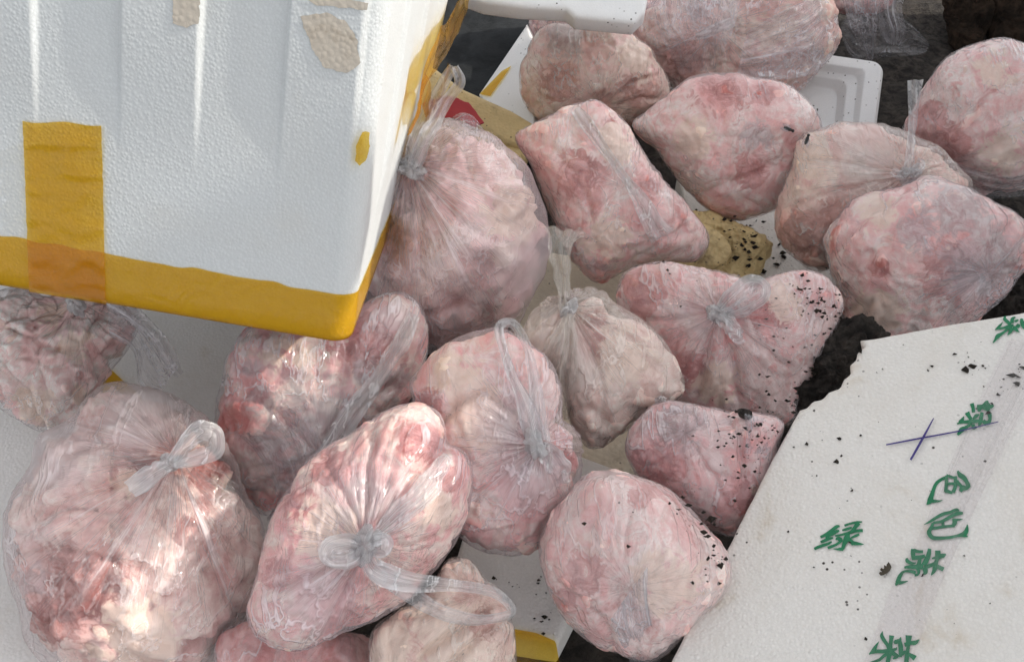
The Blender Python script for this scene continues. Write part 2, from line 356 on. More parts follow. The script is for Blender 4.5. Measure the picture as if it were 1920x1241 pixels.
def to_px(v):
    d = np.asarray(v) - CAM; z = d @ FWD; return np.stack([d @ RIGHT / z * F + W / 2, -(d @ UP) / z * F + H / 2], 1)
def spot_mask(v, spots, kinds):
    p = to_px(v); out = np.zeros((len(v), 3))
    for x, y, r, k in spots or ():
        if k in kinds: i = kinds.index(k); out[:, i] = np.maximum(out[:, i], np.clip(1.25 - np.hypot(p[:, 0] - x, p[:, 1] - y) / r * .85, 0, 1))
    return out
BAG_GROUP = 'plastic bags of frozen meat in the heap'
def bag(label, outline, knot, h, front=.85, seed=1, meat=None, film=None, gap=.0012, tent=.02, tentr=.35, pleat=.004, npl=26,
        lump=.0075, chunk=.0035, cone=.012, crinkle=.0028, chunk_s=22, back=.75, power=2.3, name='meat_bag', knotsize=.010, n=240, spots=None, creases=()):
    f = Form(outline, h, front, back, power); f.seed = seed
    film = dict(film or {})
    if not knotsize and 'streak' not in film: film['streak'] = .35
    if not knotsize: pleat = min(pleat, .002); cone = 0
    root = empty(name, f.C - np.array([0, 0, f.rad * .6])); tag(root, label, 'bag', BAG_GROUP)

    K = f.flat(*knot); off = seed * 13.7
    def base(p3): return lump * (1.25 * fbm(p3 * 11 + off, seed, 2) + .45 * vnoise(p3 * 26 + off, seed + 5) + .35 * (ridged(p3 @ np.array([[.9, .4, 0], [-.4, .9, .3], [0, -.3, .9]]) * np.array([16, 6, 10]) + off, seed + 8, 2) - .6))
    def crink(p3):
        q = p3 @ np.array([[1, .3, 0], [-.3, 1, .2], [0, -.2, 1]]) * np.array([62, 18, 40]); q = q + .25 * np.stack([vnoise(p3 * 20 + off, seed + 71), vnoise(p3 * 20 + off, seed + 72), vnoise(p3 * 20, seed + 73)], 1) * 2
        return crinkle * (ridged(q + off, seed + 21, 3) - .5) * np.clip(fbm(p3 * 14 + off, seed + 31, 2) * 2 + .8, 0.15, 1.4)
    def crease(p3):
        px = to_px(p3); d = np.zeros(len(p3))
        for pts, dep, wd in creases:
            c = resample(spline(np.array(pts, float), 40, closed=False), 40); c = c + 5 * np.stack([vnoise(np.c_[c * .03, c[:, :1] * 0 + seed], 3), vnoise(np.c_[c * .03, c[:, :1] * 0 + seed], 4)], 1)
            r = np.sqrt(((px[:, None] - c[None]) ** 2).sum(-1)); i = r.argmin(1); fade = np.clip(np.minimum(i + 4, 43 - i) / 12, 0, 1)
            d = d - dep * fade * (np.exp(-(r.min(1) / wd) ** 1.2) - .45 * np.exp(-(r.min(1) / (wd * 2.6)) ** 2))
        return d
    def meatd(p3, dirn, T, PH, SD, sn):
        dk = np.linalg.norm(p3 - f.world(K[None], f.height(K[None]))[0], axis=1)
        q = p3 * chunk_s + off; q = q + .55 * np.stack([vnoise(q * .9, seed + 61), vnoise(q * .9, seed + 62), vnoise(q * .9, seed + 63)], 1)
        d1, d2 = worley(q, seed); groove = np.clip((d2 - d1) / .35, 0, 1)
        d = base(p3) + crease(p3) * (SD > 0) + crink(p3) * .8 - gap - tent * np.exp(-(dk / (tentr * f.rad)) ** 2)
        d += chunk * (groove ** .6 - .95) + chunk * .55 * fbm(p3 * 60 + off, seed + 9, 3) + chunk * .35 * ridged(p3 * np.array([34, 60, 34]) + off, seed + 13, 2)
        return d
    def filmd(p3, dirn, T, PH, SD, sn):
        dk = np.linalg.norm(p3 - f.world(K[None], f.height(K[None]))[0], axis=1)
        a = np.stack([np.cos(PH), np.sin(PH), T * .35], 1)
        pl = ridged(a * npl / 6.28 + off, seed + 3, 2) * .7 + .5 * vnoise(a * npl / 2.2 + off, seed + 4)
        fall = np.exp(-(dk / (f.rad * .55)) ** 1.3) * np.clip(T / .10, .15, 1)
        d = base(p3) + crease(p3) * (SD > 0) + pleat * pl * fall + cone * np.exp(-dk / (f.rad * .16)) * (SD > 0)
        d += crink(p3) * .55 * (1 - .5 * fall)
        return d
    v, fc, pol = f.surface(K, meatd, n=n); c = mesh('meat', v, fc, meat_mat(seed, **(meat or {})), root, attr={'spot': spot_mask(v, spots, ('red', 'grey', 'cream'))})
    fm = film_mat(seed, **(film or {})); v, fc, pol = f.surface(K, filmd, n=n); fo = mesh('film', v, fc, fm, root, attr={'pol': pol, 'spot': spot_mask(v, spots, ('haze',)) * .28 - spot_mask(v, spots, ('clear',)) * .15})
    f.filmv = v; f.root = root; f.film = fm; f.K = K; f.knotpx = knot; f.cone = cone
    f.kp = f.surf(*knot, cone)
    if knotsize: knot_blob(f, f.surf(*knot, cone + knotsize * .2), knotsize)
    return f

M_KNOT = film_mat(3.3, lo=.36, hi=.94, tint=(.93, .92, .93), streak=1.1, rough=.2, freq=5, facing=.1)
M_LOOP = film_mat(5.3, lo=.24, hi=.90, tint=(.93, .92, .93), streak=1.2, rough=.18, freq=6, facing=.15)
M_LOOSE = film_mat(8.1, lo=.10, hi=.62, tint=(.82, .81, .86), streak=1.1, rough=.18, freq=5, facing=.25)
M_LOOP_CREAM = film_mat(6.3, lo=.26, hi=.66, tint=(.86, .79, .71), streak=1.1, rough=.2, freq=6, facing=.15)
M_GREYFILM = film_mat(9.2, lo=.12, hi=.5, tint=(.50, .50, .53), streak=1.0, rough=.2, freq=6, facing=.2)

def knot_blob(f, p, r, mat=None):
    n, m = 22, 28; V = []; pol = []
    for i in range(n):
        th = math.pi * i / (n - 1)
        for j in range(m):
            ph = 2 * math.pi * j / m
            V.append((math.sin(th) * math.cos(ph), math.sin(th) * math.sin(ph), math.cos(th))); pol.append((math.cos(ph * 2 + th * 2) * .8, math.sin(ph * 2 + th * 2) * .8, .1))
    V = np.array(V); s = f.seed
    ph = np.arctan2(V[:, 1], V[:, 0]); k = 1 + .22 * np.sin(ph * 5 + V[:, 2] * 5 + s) * np.sqrt(1 - np.clip(V[:, 2] ** 2, 0, 1)) + .38 * vnoise(V * 1.9 + s * 3, s)
    V = V * (r * k)[:, None] * np.array([1.25, .85, .8])
    a = s * 1.1; V = V @ np.array([[math.cos(a), math.sin(a), 0], [-math.sin(a), math.cos(a), 0], [0, 0, 1]])
    V = p + V[:, :1] * f.ax + V[:, 1:2] * f.ay + V[:, 2:3] * f.nz
    return mesh('knot', V, gridfaces(n, m, True), mat or M_KNOT, f.root, attr={'pol': pol})

def ribbon(f, pts, width, mat=None, name='handle_loop', gather=.35, n=70, m=15, seed=0, twist=0., rough=.5):
    """gathered strip of film along photo points (px, py, off); off is the lift above the bag's surface"""
    c = np.array([f.surf(x, y, o) for x, y, o in pts]); c = resample(spline(c, 160, closed=False), n)
    w = np.interp(np.linspace(0, 1, n), np.linspace(0, 1, len(width)), width) if hasattr(width, '__len__') else np.full(n, width)
    w = w * .84
    tg = np.gradient(c, axis=0); tg /= np.maximum(1e-9, np.linalg.norm(tg, axis=1))[:, None]
    view = np.tile(f.nz, (n, 1)); sd = np.cross(tg, view); sd /= np.maximum(1e-6, np.linalg.norm(sd, axis=1))[:, None]; nn = np.cross(sd, tg)
    u = np.linspace(-1, 1, m); U, L = np.meshgrid(u, np.linspace(0, 1, n)); U, L = U.ravel(), L.ravel(); ii = np.repeat(np.arange(n), m)
    ws = w[ii] * (1 + rough * .35 * vnoise(np.stack([L * 9, np.sign(U) * 3, L * 0 + seed], 1), seed + 40))
    tw = twist * L
    fold = 1.25 * gather * w[ii] * (np.sin(U * 5.5 + 3 * vnoise(np.stack([L * 4, U * 0, L * 0 + seed], 1), seed)) * .5 + .7 * vnoise(np.stack([L * 5, U * 2.4, L * 0 + seed], 1), seed + 7) + .25 * (1 - U * U))
    v = c[ii] + sd[ii] * (U * ws * .5 * np.cos(tw))[:, None] + nn[ii] * (fold * .6 + U * ws * .5 * np.sin(tw))[:, None]
    pol = np.stack([U * .8, L * 0 + seed * .37, L * .5], 1)
    return mesh(name, v, gridfaces(n, m), mat or M_LOOP, f.root, attr={'pol': pol})

def sheet(f, A, B, mat=None, name='loose_film', amp=.012, n=60, m=44, seed=0, folds=7., root=None):
    """crumpled film lofted between two photo polylines of (px, py, height above the bag plane)"""
    def line(Q): return resample(spline(np.array([P(x, y, f.z - o) for x, y, o in Q]), 160, closed=False), n)
    a, b = line(A), line(B); U, L = np.meshgrid(np.linspace(0, 1, m), np.linspace(0, 1, n)); U, L = U.ravel(), L.ravel(); ii = np.repeat(np.arange(n), m)
    q = np.stack([U * folds * .5, L * 1.6, U * 0 + seed], 1)
    k = ridged(q + seed * 3, seed, 3) - .4 + .6 * vnoise(np.stack([U * 2.2, L * 3.1, U * 0 + seed], 1), seed + 5)
    v = a[ii] * (1 - U)[:, None] + b[ii] * U[:, None] + f.nz * (amp * k)[:, None]
    pol = np.stack([U * 1.6, L * .15 + seed, L * .6], 1)
    return mesh(name, v, gridfaces(n, m), mat or M_LOOSE, root or f.root, attr={'pol': pol})

def crumbs(f, spots, parent, seed=0, name='soil_crumbs'):
    """many tiny soil grains on a surface: spots of (px, py, spread px, count, size m)"""
    r = np.random.default_rng(seed + 77); V, Fc = [], []
    for x, y, sp, cnt, size in spots:
        for _ in range(cnt):
            a, b = x + r.normal() * sp, y + r.normal() * sp; p = f.surf(a, b, .0035) if hasattr(f, 'surf') else f(a, b)
            if p is None: continue
            s = size * (.22 + r.random() ** 3 * 1.9); k = len(V)
            d = r.normal(size=(6, 3)) * .28 + np.array([[1, 0, 0], [-1, 0, 0], [0, 1, 0], [0, -1, 0], [0, 0, 1], [0, 0, -1]]) * np.array([1.2, .9, .7])
            V += list(p + d * s * .5)
            Fc += [[k + i for i in t] for t in ((0, 2, 4), (2, 1, 4), (1, 3, 4), (3, 0, 4), (2, 0, 5), (1, 2, 5), (3, 1, 5), (0, 3, 5))]
    return tag(mesh(name, V, Fc, M_CRUMB, parent, smooth=False), kind='stuff')

def slab(name, outline, q, n, thick, mat, bevel=.006, parent=None, jag=0., closed_spline=False, seed=0, N=220, raw=False, wob=.0012):
    """foam board: photo outline laid on the plane (q, n), with thickness and rounded rims"""
    n = unit(n); ax = unit(np.cross(n, [0.13, 1, .2])); ay = np.cross(n, ax)
    o = spline(outline, N) if closed_spline else resample(np.vstack([outline, outline[:1]]), N + 1)[:-1]
    p3 = np.array([hit(x, y, q, n) for x, y in o]) if not raw else o; p = np.stack([(p3 - q) @ ax, (p3 - q) @ ay], 1)
    if jag: p = p + jag * np.stack([fbm(np.c_[p * 60, p[:, :1] * 0], seed, 3), fbm(np.c_[p * 60, p[:, :1] * 0 + 9], seed, 3)], 1)
    t = np.roll(p, -1, 0) - np.roll(p, 1, 0); t /= np.maximum(1e-9, np.linalg.norm(t, axis=1))[:, None]; inn = np.stack([-t[:, 1], t[:, 0]], 1)
    area = np.sum(p[:, 0] * np.roll(p[:, 1], -1) - np.roll(p[:, 0], -1) * p[:, 1])
    if area < 0: inn = -inn
    for _ in range(3): inn = inn + np.roll(inn, 1, 0) + np.roll(inn, -1, 0); inn /= np.maximum(1e-9, np.linalg.norm(inn, axis=1))[:, None]
    k = len(p); V = []; b = bevel
    prof = [(b, 0), (.55 * b, .07 * b), (.2 * b, .28 * b), (.03 * b, .65 * b), (0, b), (0, thick - b), (.3 * b, thick - .3 * b), (b, thick)]
    for ins, dep in prof:
        pp = p + inn * ins; V.append(q + pp[:, :1] * ax + pp[:, 1:2] * ay - dep * n)
    V = np.vstack(V); Fc = gridfaces(len(prof), k, True)
    top = p + inn * b; lo, hi = top.min(0), top.max(0); st = max(hi - lo) / 46
    G = np.stack(np.meshgrid(np.arange(lo[0], hi[0], st), np.arange(lo[1], hi[1], st)), -1).reshape(-1, 2)
    G = G + st * .3 * np.stack([vnoise(np.c_[G * 300, G[:, :1] * 0], 3), vnoise(np.c_[G * 300, G[:, :1] * 0], 4)], 1)
    x0, y0 = top.T; x1, y1 = np.roll(top, -1, 0).T
    cr = ((y0[None] > G[:, 1:2]) != (y1[None] > G[:, 1:2])) & (G[:, :1] < (x1 - x0)[None] * (G[:, 1:2] - y0[None]) / np.where(np.abs(y1 - y0) < 1e-12, 1e-12, y1 - y0)[None] + x0[None])
    ins = cr.sum(1) % 2 == 1; far = np.sqrt(((G[:, None] - top[None]) ** 2).sum(-1)).min(1) > st * .5; G = G[ins & far]
    vv, ee, ff, *_r = delaunay_2d_cdt([Vector(x) for x in np.vstack([top, G])], [(i, (i + 1) % k) for i in range(k)], [], 1, 1e-7)
    vv = np.array([tuple(x) for x in vv]); ed = np.sqrt(((vv[:, None] - top[None]) ** 2).sum(-1)).min(1)
    z = wob * fbm(np.c_[vv * 14, vv[:, :1] * 0], seed, 3) * np.clip(ed / .02, 0, 1)
    base = len(V); V = np.vstack([V, q + vv[:, :1] * ax + vv[:, 1:2] * ay + z[:, None] * n]); Fc += [[base + i for i in f_] for f_ in ff]
    Fc.append([(len(prof) - 1) * k + i for i in range(k)])
    o = mesh(name, V, Fc, mat, parent); o.data.polygons[len(o.data.polygons) - 1].use_smooth = False
    bm = bmesh.new(); bm.from_mesh(o.data); bmesh.ops.remove_doubles(bm, verts=bm.verts, dist=1e-5); bmesh.ops.recalc_face_normals(bm, faces=bm.faces); bm.to_mesh(o.data); bm.free()
    return o

def patch(name, outline, plane, mat, parent, lift=.0012, relief=None, N=80, jag=0., seed=0, rings=6, rough=0.):
    """thin skin lying on a plane (tape, label, ink): photo outline filled towards its middle"""
    q, n = plane; o = resample(np.vstack([outline, outline[:1]]), N + 1)[:-1]; c = o.mean(0); V = []
    if jag: o = o + jag * np.stack([fbm(np.c_[o * .08, o[:, :1] * 0], seed, 3), fbm(np.c_[o * .08, o[:, :1] * 0 + 9], seed + 3, 3)], 1)
    for r in np.linspace(1, 0, rings + 1)[:-1]:
        for x, y in c + (o - c) * r:
            p = hit(x, y, q, n); k = lift + (relief(p) if relief else 0); V.append(p + n * k)
    p = hit(c[0], c[1], q, n); V.append(p + n * (lift + (relief(p) if relief else 0))); V = np.array(V)
    if rough: V = V + n * (rough * fbm(V * 40, seed, 3))[:, None]
    k = len(o); Fc = gridfaces(rings, k, True) + [[(rings - 1) * k + i, (rings - 1) * k + (i + 1) % k, rings * k] for i in range(k)]
    return mesh(name, V, Fc, mat, parent)

def rough_lump(name, outline, h, front, mat, seed, label, cat, amp=.02, freq=18, power=3., group=None):
    f = Form(outline, h, front, .8, power)
    def d(p3, *a): return amp * (fbm(p3 * freq, seed, 4) * 1.3 + .5 * ridged(p3 * freq * 1.7, seed + 3, 3) - .3)
    v, fc, pol = f.surface(f.c, d, n=200, nf=60)
    o = mesh(name, v, fc, mat); tag(o, label, cat, group); return f, o

# ------------------------------------------------------------------ setting: ground
gx = np.r_[np.linspace(-60, -2.2, 12)[:-1], np.linspace(-2.2, 2.2, 150), np.linspace(2.2, 60, 12)[1:]]
gy = np.r_[np.linspace(-40, -.6, 10)[:-1], np.linspace(-.6, 3.2, 140), np.linspace(3.2, 90, 14)[1:]]
GX, GY = np.meshgrid(gx, gy); g3 = np.stack([GX.ravel(), GY.ravel(), GX.ravel() * 0], 1)
nearg = np.exp(-((g3[:, 0] / 2.4) ** 4 + ((g3[:, 1] - 1.2) / 2) ** 4))
g3[:, 2] = -.01 + nearg * (.018 * fbm(g3 * 6, 3, 4) + .010 * fbm(g3 * 30, 9, 3))
ground = mesh('ground', g3, gridfaces(len(gy), len(gx)), M_SOIL); tag(ground, 'dark damp soil ground under the heap', kind='structure')

Z = np.array([0, 0, 1.])
# board screen added out of view to the right: it keeps the low sun off most of the heap
S1 = unit(np.cross(Z, SUN)); S2 = np.cross(SUN, S1); hs = unit(SUN * [1, 1, 0])
shade_boards = empty('added_shade_screen', hs * 1.95 + S1 * .6); tag(shade_boards, 'added board screen out of view on the right, shading the heap', 'screen')
M_WOOD = flat_mat('shade_board_wood', (.72, .68, .62), .8, .3, 30)  # kept pale so the added boards bounce sky light back
def shade_board(a0, a1, t0, t1, dd, low=None):
    zt = lambda t: (t + math.sin(SUN_EL) * (1.95 + dd)) / math.cos(SUN_EL)
    V = []
    for o_ in (0, .018):
        for a, z in ((a0, 0 if low is None else zt(low[0])), (a1, 0 if low is None else zt(low[1])), (a1, zt(t1)), (a1 * .6 + a0 * .4, zt(.6 * t1 + .4 * t0) + .012), (a0, zt(t0))): V.append(hs * (1.95 + dd + o_) + S1 * a + Z * z)
    mesh('board', V, [[0, 1, 2, 3, 4], [9, 8, 7, 6, 5]] + [[i, i + 5, (i + 1) % 5 + 5, (i + 1) % 5] for i in range(5)], M_WOOD, shade_boards, smooth=False)
for i, (a0, a1, t0, t1) in enumerate([(-.40, -.22, .32, .29), (-.221, -.02, .28, .31), (-.021, .17, .31, .28), (.168, .37, .28, .30), (.368, .442, .30, .265), (.440, .492, .19, .18), (.490, .531, .215, .195), (.529, .556, .15, .155), (.554, .601, .23, .26), (.600, .661, .25, .21), (.659, .691, .175, .18), (.689, .735, .20, .21), (.733, .86, .25, .24), (.859, 1.03, .23, .25), (1.029, 1.25, .22, .2), (1.249, 1.45, .22, .24)]):
    shade_board(a0, a1, t0, t1, .012 * (i % 2))  # uneven tops shaped to let sun patches onto the lower left bags
shade_board(.497, .601, .60, .64, .035, (.30, .285))  # raised boards added to shade the top of the lower left bag
shade_board(.6, .70, .62, .60, .05, (.315, .335))
# foam boards under the bags
def thing(o, label, cat, group=None): return tag(o, label, cat, group)
def board(name, outline, h, thick, mat, label, tilt=(0, 0), bevel=.006, cat='foam board', jag=0., seed=0):
    c = np.mean(outline, 0); q = at(c[0], c[1], h); n = unit([tilt[0], tilt[1], 1])
    root = empty(name, q - n * thick); tag(root, label, cat)
    slab('board', outline, q, n, thick, mat, bevel, root, jag=jag, seed=seed); root['pl'] = [*q, *n]
    return root, (q, n)

lidL, plL = board('foam_box', [(-260, 470), (420, 560), (640, 640), (560, 1000), (480, 1400), (-260, 1400)], .075, .10, M_FOAM_BOT, 'greyish white foam box lying flat under the bags at left', cat='foam box')
patch('tape', [(150, 745), (205, 690), (290, 770), (250, 830)], plL, M_TAPE, lidL, .0015)
boxM, plM = board('foam_box', [(1085, 850), (1180, 885), (1130, 1040), (1047, 1205), (820, 1165), (880, 960)], .05, .16, M_FOAM_BOT, 'white foam box with amber tape between the tan bag and round bag', cat='foam box', bevel=.010)
patch('tape', [(900, 1180), (965, 1180), (1005, 1187), (1042, 1203), (1052, 1260), (1050, 1330), (900, 1330)], (plM[0] + np.array([0, -.0, 0]), plM[1]), M_TAPE, boxM, .002)
crumbs(lambda a, b: hit(a, b, *plM) + Z * .001, [(930, 1085, 3, 2, .007), (1000, 1110, 25, 10, .004), (1020, 1160, 15, 8, .004), (960, 1100, 8, 3, .006)], boxM, 6)
boardD, plD = board('foam_board', [(960, 520), (1030, 470), (1200, 500), (1300, 560), (1300, 760), (1200, 880), (1080, 890), (960, 700)], .03, .05, M_FOAM_TAN, 'stained tan foam board showing beside the cream knotted bag', jag=.004)
boardW, plW = board('foam_board', [(1270, 330), (1400, 330), (1600, 420), (1640, 540), (1480, 560), (1330, 520)], .02, .04, M_FOAM_LID, 'white foam board sprinkled with soil behind the heart shaped bag')
crumbs(lambda a, b: hit(a, b, *plW) + Z * .002, [(1430, 470, 40, 45, .006), (1400, 420, 25, 14, .005), (1510, 500, 25, 14, .005)], boardW, 3)

# stained foam tray corner with a rounded ridge
fD, o = rough_lump('stained_foam_piece', [(1240, 420), (1300, 398), (1350, 405), (1410, 425), (1443, 455), (1445, 478), (1425, 518), (1370, 540), (1280, 530), (1230, 490)], .045, .55, M_FOAM_DIRTY, 5,
                   'yellowed dirty foam piece peppered with soil beside the long block bag', 'foam piece', amp=.008, freq=38, power=6)
r = Form([(1240, 430), (1300, 418), (1345, 430), (1370, 460), (1362, 490), (1320, 512), (1260, 505)], .075, .35, .6, 5)
v, fc, pol = r.surface(r.c, lambda p3, *a: .006 * fbm(p3 * 45, 3, 3), n=120, nf=30); mesh('ridge', v, fc, M_FOAM_DIRTY, o)
crumbs(fD, [(1400, 450, 22, 40, .005), (1390, 490, 22, 30, .005), (1340, 440, 25, 18, .004)], o, 8)

# dirty beam of old foam at the back with a red scrap on it
bq = at(910, 200, .10)
root = empty('stained_foam_beam', bq - Z * .05); tag(root, 'dirty yellowed foam beam with a groove behind the large bag', 'foam beam')
slab('beam', [(700, 70), (820, 128), (870, 165), (960, 205), (1010, 235), (990, 275), (930, 262), (860, 232), (700, 160)], bq, [0.05, -.25, 1], .06, M_FOAM_DIRTY, .012, root)
slab('ledge', [(700, 130), (840, 190), (930, 235), (1000, 262), (985, 300), (900, 285), (700, 210)], bq + np.array([0, -.03, -.015]), [0.05, -.35, 1], .05, M_FOAM_DIRTY, .010, root)
rp = slab('red_scrap', [(835, 178), (880, 192), (908, 230), (890, 240), (850, 222), (800, 220), (790, 195)], bq + np.array([0, -.045, .03]), [0, -.5, 1], .004, M_RED, .0015, None, jag=.002)
thing(rp, 'torn red plastic scrap on the dirty foam beam', 'scrap')

# black rubber sheet at the back
bs = at(890, 60, .03); q = []
A = [(700, -60), (780, 60), (800, 150), (850, 200)]; B = [(1010, -60), (1000, 30), (985, 80), (960, 220)]
class Fake: pass
fk = Fake(); fk.z = float((at(890, 60, .05) - CAM) @ FWD); fk.nz = Z
rb = empty('black_rubber_sheet', at(890, 60, 0)); tag(rb, 'black worn rubber sheet behind the foam box at the back', 'sheet'); fk.root = rb
def plate(f, name, A, B, mat, h, amp, seed):
    n, m = 40, 40; a = resample(np.array([at(*p, h) for p in A]), n); b = resample(np.array([at(*p, h) for p in B]), n)
    U, L = np.meshgrid(np.linspace(0, 1, m), np.linspace(0, 1, n)); U, L = U.ravel(), L.ravel(); ii = np.repeat(np.arange(n), m)
    v = a[ii] * (1 - U)[:, None] + b[ii] * U[:, None]; v[:, 2] += amp * fbm(v * 9, seed, 3); w = v - Z * .006
    fa = gridfaces(n, m); k = n * m; fb = [[k + i for i in x[::-1]] for x in fa]
    return mesh(name, np.vstack([v, w]), fa + fb, mat, f)
plate(rb, 'sheet', A, B, M_RUBBER, .03, .012, 5)

# earth blocks at the top right
rough_lump('earth_block', [(1775, -120), (1880, -130), (1852, 60), (1835, 108), (1790, 100), (1770, 40)], .05, .8, M_BARK, 3, 'rough brown earth block in shadow left of the dark seam', 'earth block', amp=.012, freq=22, power=6)
rough_lump('earth_block', [(1862, -140), (2040, -140), (2040, 110), (1930, 130), (1868, 115), (1855, 40)], .05, .8, M_BARK, 6, 'rough brown earth block in shadow at the right edge', 'earth block', amp=.012, freq=22, power=6)
rough_lump('soil_clod', [(1480, 700), (1540, 640), (1590, 590), (1660, 620), (1650, 680), (1600, 740), (1530, 790), (1480, 780)], .15, .6, M_SOIL, 9, 'dark crumbly soil clod at the broken corner of the lettered board', 'soil clod', amp=.012, freq=45, power=3)
rough_lump('soil_clod', [(1740, 560), (1840, 550), (1960, 480), (2010, 560), (1960, 640), (1760, 660)], .12, .6, M_SOIL, 12, 'dark soil clod behind the top edge of the lettered board', 'soil clod', amp=.012, freq=45, power=3)

# foam strip, stepped tray, upper foam lid
st, pls = board('foam_strip', [(988, 45), (1010, 120), (1000, 240), (930, 215), (897, 178), (930, 130)], .07, .03, M_TRAY, 'narrow white foam strip leaning beside the round bag at the back', tilt=(-.5, -.1), bevel=.004, cat='foam strip')
patch('tape', [(942, 135), (960, 125), (920, 182), (900, 178)], pls, M_TAPE, st, .002)
tq = at(1560, 180, .055); tn = unit([-.15, -.25, 1])
tray = empty('foam_tray', tq - Z * .03); tag(tray, 'white stepped foam tray with a rounded corner behind the pale flat bag', 'foam tray')
def rrect(c0, c1, c2, c3, rad, N=200):
    """rounded quad in photo points"""
    pts = [np.array(c, float) for c in (c0, c1, c2, c3)]; out = []
    for i in range(4):
        a, b, c = pts[i - 1], pts[i], pts[(i + 1) % 4]; u, w = unit(a - b), unit(c - b)
        for k in np.linspace(0, 1, 9): out.append((b + u * rad) * (1 - k) ** 2 + 2 * b * k * (1 - k) + (b + w * rad) * k * k)
    return np.array(out)
def stepped(parent, quads, depths, mat, thick=.006):
    V = []; N = 240
    for (qd, rad), dep in zip(quads, depths):
        o = resample(np.vstack([rrect(*qd, rad), rrect(*qd, rad)[:1]]), N + 1)[:-1]
        V.append(np.array([hit(x, y, tq, tn) - tn * dep for x, y in o]))
    k = len(V); V = np.vstack(V); Fc = gridfaces(k, N, True); Fc.append([(k - 1) * N + i for i in range(N)])
    o = mesh('tray', V, Fc, mat, parent, smooth=False)
    md = o.modifiers.new('s', 'SOLIDIFY'); md.thickness = thick; md.offset = -1
    bv = o.modifiers.new('b', 'BEVEL'); bv.width = .0016; bv.segments = 2; bv.limit_method = 'ANGLE'
    return o
Q0 = ((1330, 75), (1653, 122), (1630, 300), (1300, 250)); 
def shrink(qd, d):
    c = np.mean(qd, 0); return tuple(tuple(np.array(p) + unit(c - np.array(p)) * d * 1.35) for p in qd)
stepped(tray, [(Q0, 18), (shrink(Q0, 3), 17), (shrink(Q0, 22), 15), (shrink(Q0, 30), 22), (shrink(Q0, 46), 24), (shrink(Q0, 58), 26)], [.006, 0, 0, .012, .014, .030], M_TRAY)
crumbs(lambda a, b: hit(a, b, tq, tn) + tn * -.026, [(1533, 185, 5, 5, .004), (1560, 220, 12, 4, .003)], tray, 4)
lq = at(1060, 0, .30)
lidT = slab('foam_cover', [(870, -10), (905, 3), (975, 12), (1062, 17), (1078, 31), (1120, 35), (1190, 42), (1210, 22), (1216, -10), (1215, -150), (870, -150)], lq, [0, -.35, 1], .035, M_TRAY, .008)
thing(lidT, 'white foam lid with stepped dirty rim at the top edge of the picture', 'foam lid')

# ------------------------------------------------------------------ foam box at upper left
def camvec(x, y, z): return unit(x * RIGHT - y * UP + z * FWD)
BD = camvec(-.4907, 2.3176, 1); BE = camvec(.0979, -1.1131, 1); BE = unit(BE - (BE @ BD) * BD); BW = np.cross(BE, BD); 
if BW @ RIGHT > 0: BW = -BW
BU = -BD; Z0 = .93; BO = P(655, 650, Z0)
BWID, BDEP, BHEI = .64, .51, .47; BT = .06; RAD = .022
def warp(a, b, c): return .32 + (a - .32) * (1 - BT * c) - .10 * c * b / BDEP
def bxyz(a, b, c): return BO + BW * warp(a, b, c) + BE * b + BU * c            # left, back, up
NF = -BE; NR = -BW
def front_ac(px, py): p = hit(px, py, BO, NF) - BO; c = p @ BU; return .32 + (p @ BW - .32) / (1 - BT * c), c
ribx = [front_ac(x, 150)[0] for x in (533, 374, 225, 68)]; ribz = front_ac(450, 315)[1]
def sstep(x, a, b): t = np.clip((x - a) / (b - a), 0, 1); return t * t * (3 - 2 * t)
def front_relief(a, c):
    e = .0028
    m = sstep(-a, -ribx[0] - e, -ribx[0] + e) * sstep(a, .010, .018)
    m = m + sstep(a, ribx[1] - e, ribx[1] + e) * sstep(-a, -ribx[2] - e, -ribx[2] + e) + sstep(a, ribx[3] - e, ribx[3] + e)
    return .0058 * m * sstep(c, ribz - .02, ribz + .13)
def side_relief(b, c):
    m = sum(sstep(b, x, x + .008) * sstep(-b, -x - .075, -x - .067) for x in (.10, .25, .40)); return .005 * m * sstep(c, .10, .2)
def box_perim(nfr, nsd, ncor):
    """points (a, b, normal) round the box starting on the front at left, past the right corner, along the side and round the back"""
    L = []
    for a in np.linspace(BWID - RAD, RAD, nfr): L.append((a, 0, 0, -1))
    for t in np.linspace(0, math.pi / 2, ncor + 2)[1:-1]: L.append((RAD - RAD * math.sin(t), RAD - RAD * math.cos(t), -math.sin(t), -math.cos(t)))
    for b in np.linspace(RAD, BDEP - RAD, nsd): L.append((0, b, -1, 0))
    for t in np.linspace(0, math.pi / 2, ncor + 2)[1:-1]: L.append((RAD - RAD * math.cos(t), BDEP - RAD + RAD * math.sin(t), -math.cos(t), math.sin(t)))
    for a in np.linspace(RAD, BWID - RAD, 12): L.append((a, BDEP, 0, 1))
    for t in np.linspace(0, math.pi / 2, ncor + 2)[1:-1]: L.append((BWID - RAD + RAD * math.sin(t), BDEP - RAD + RAD * math.cos(t), math.sin(t), math.cos(t)))
    for b in np.linspace(BDEP - RAD, RAD, 12): L.append((BWID, b, 1, 0))
    for t in np.linspace(0, math.pi / 2, ncor + 2)[1:-1]: L.append((BWID - RAD + RAD * math.cos(t), RAD - RAD * math.sin(t), math.cos(t), -math.sin(t)))
    return np.array(L)
BP = box_perim(460, 150, 12)
def box_ring(perim, c, ins, off=0.):
    a, b, na, nb = perim.T; w = 0
    rel = np.where(nb < -.99, front_relief(a, np.full_like(a, c)), 0) + np.where(na < -.99, side_relief(b, np.full_like(a, c)), 0)
    d = rel + off - ins; aa, bb = a + na * d, b + nb * d
    return BO + warp(aa, bb, c)[:, None] * BW + bb[:, None] * BE + c * BU
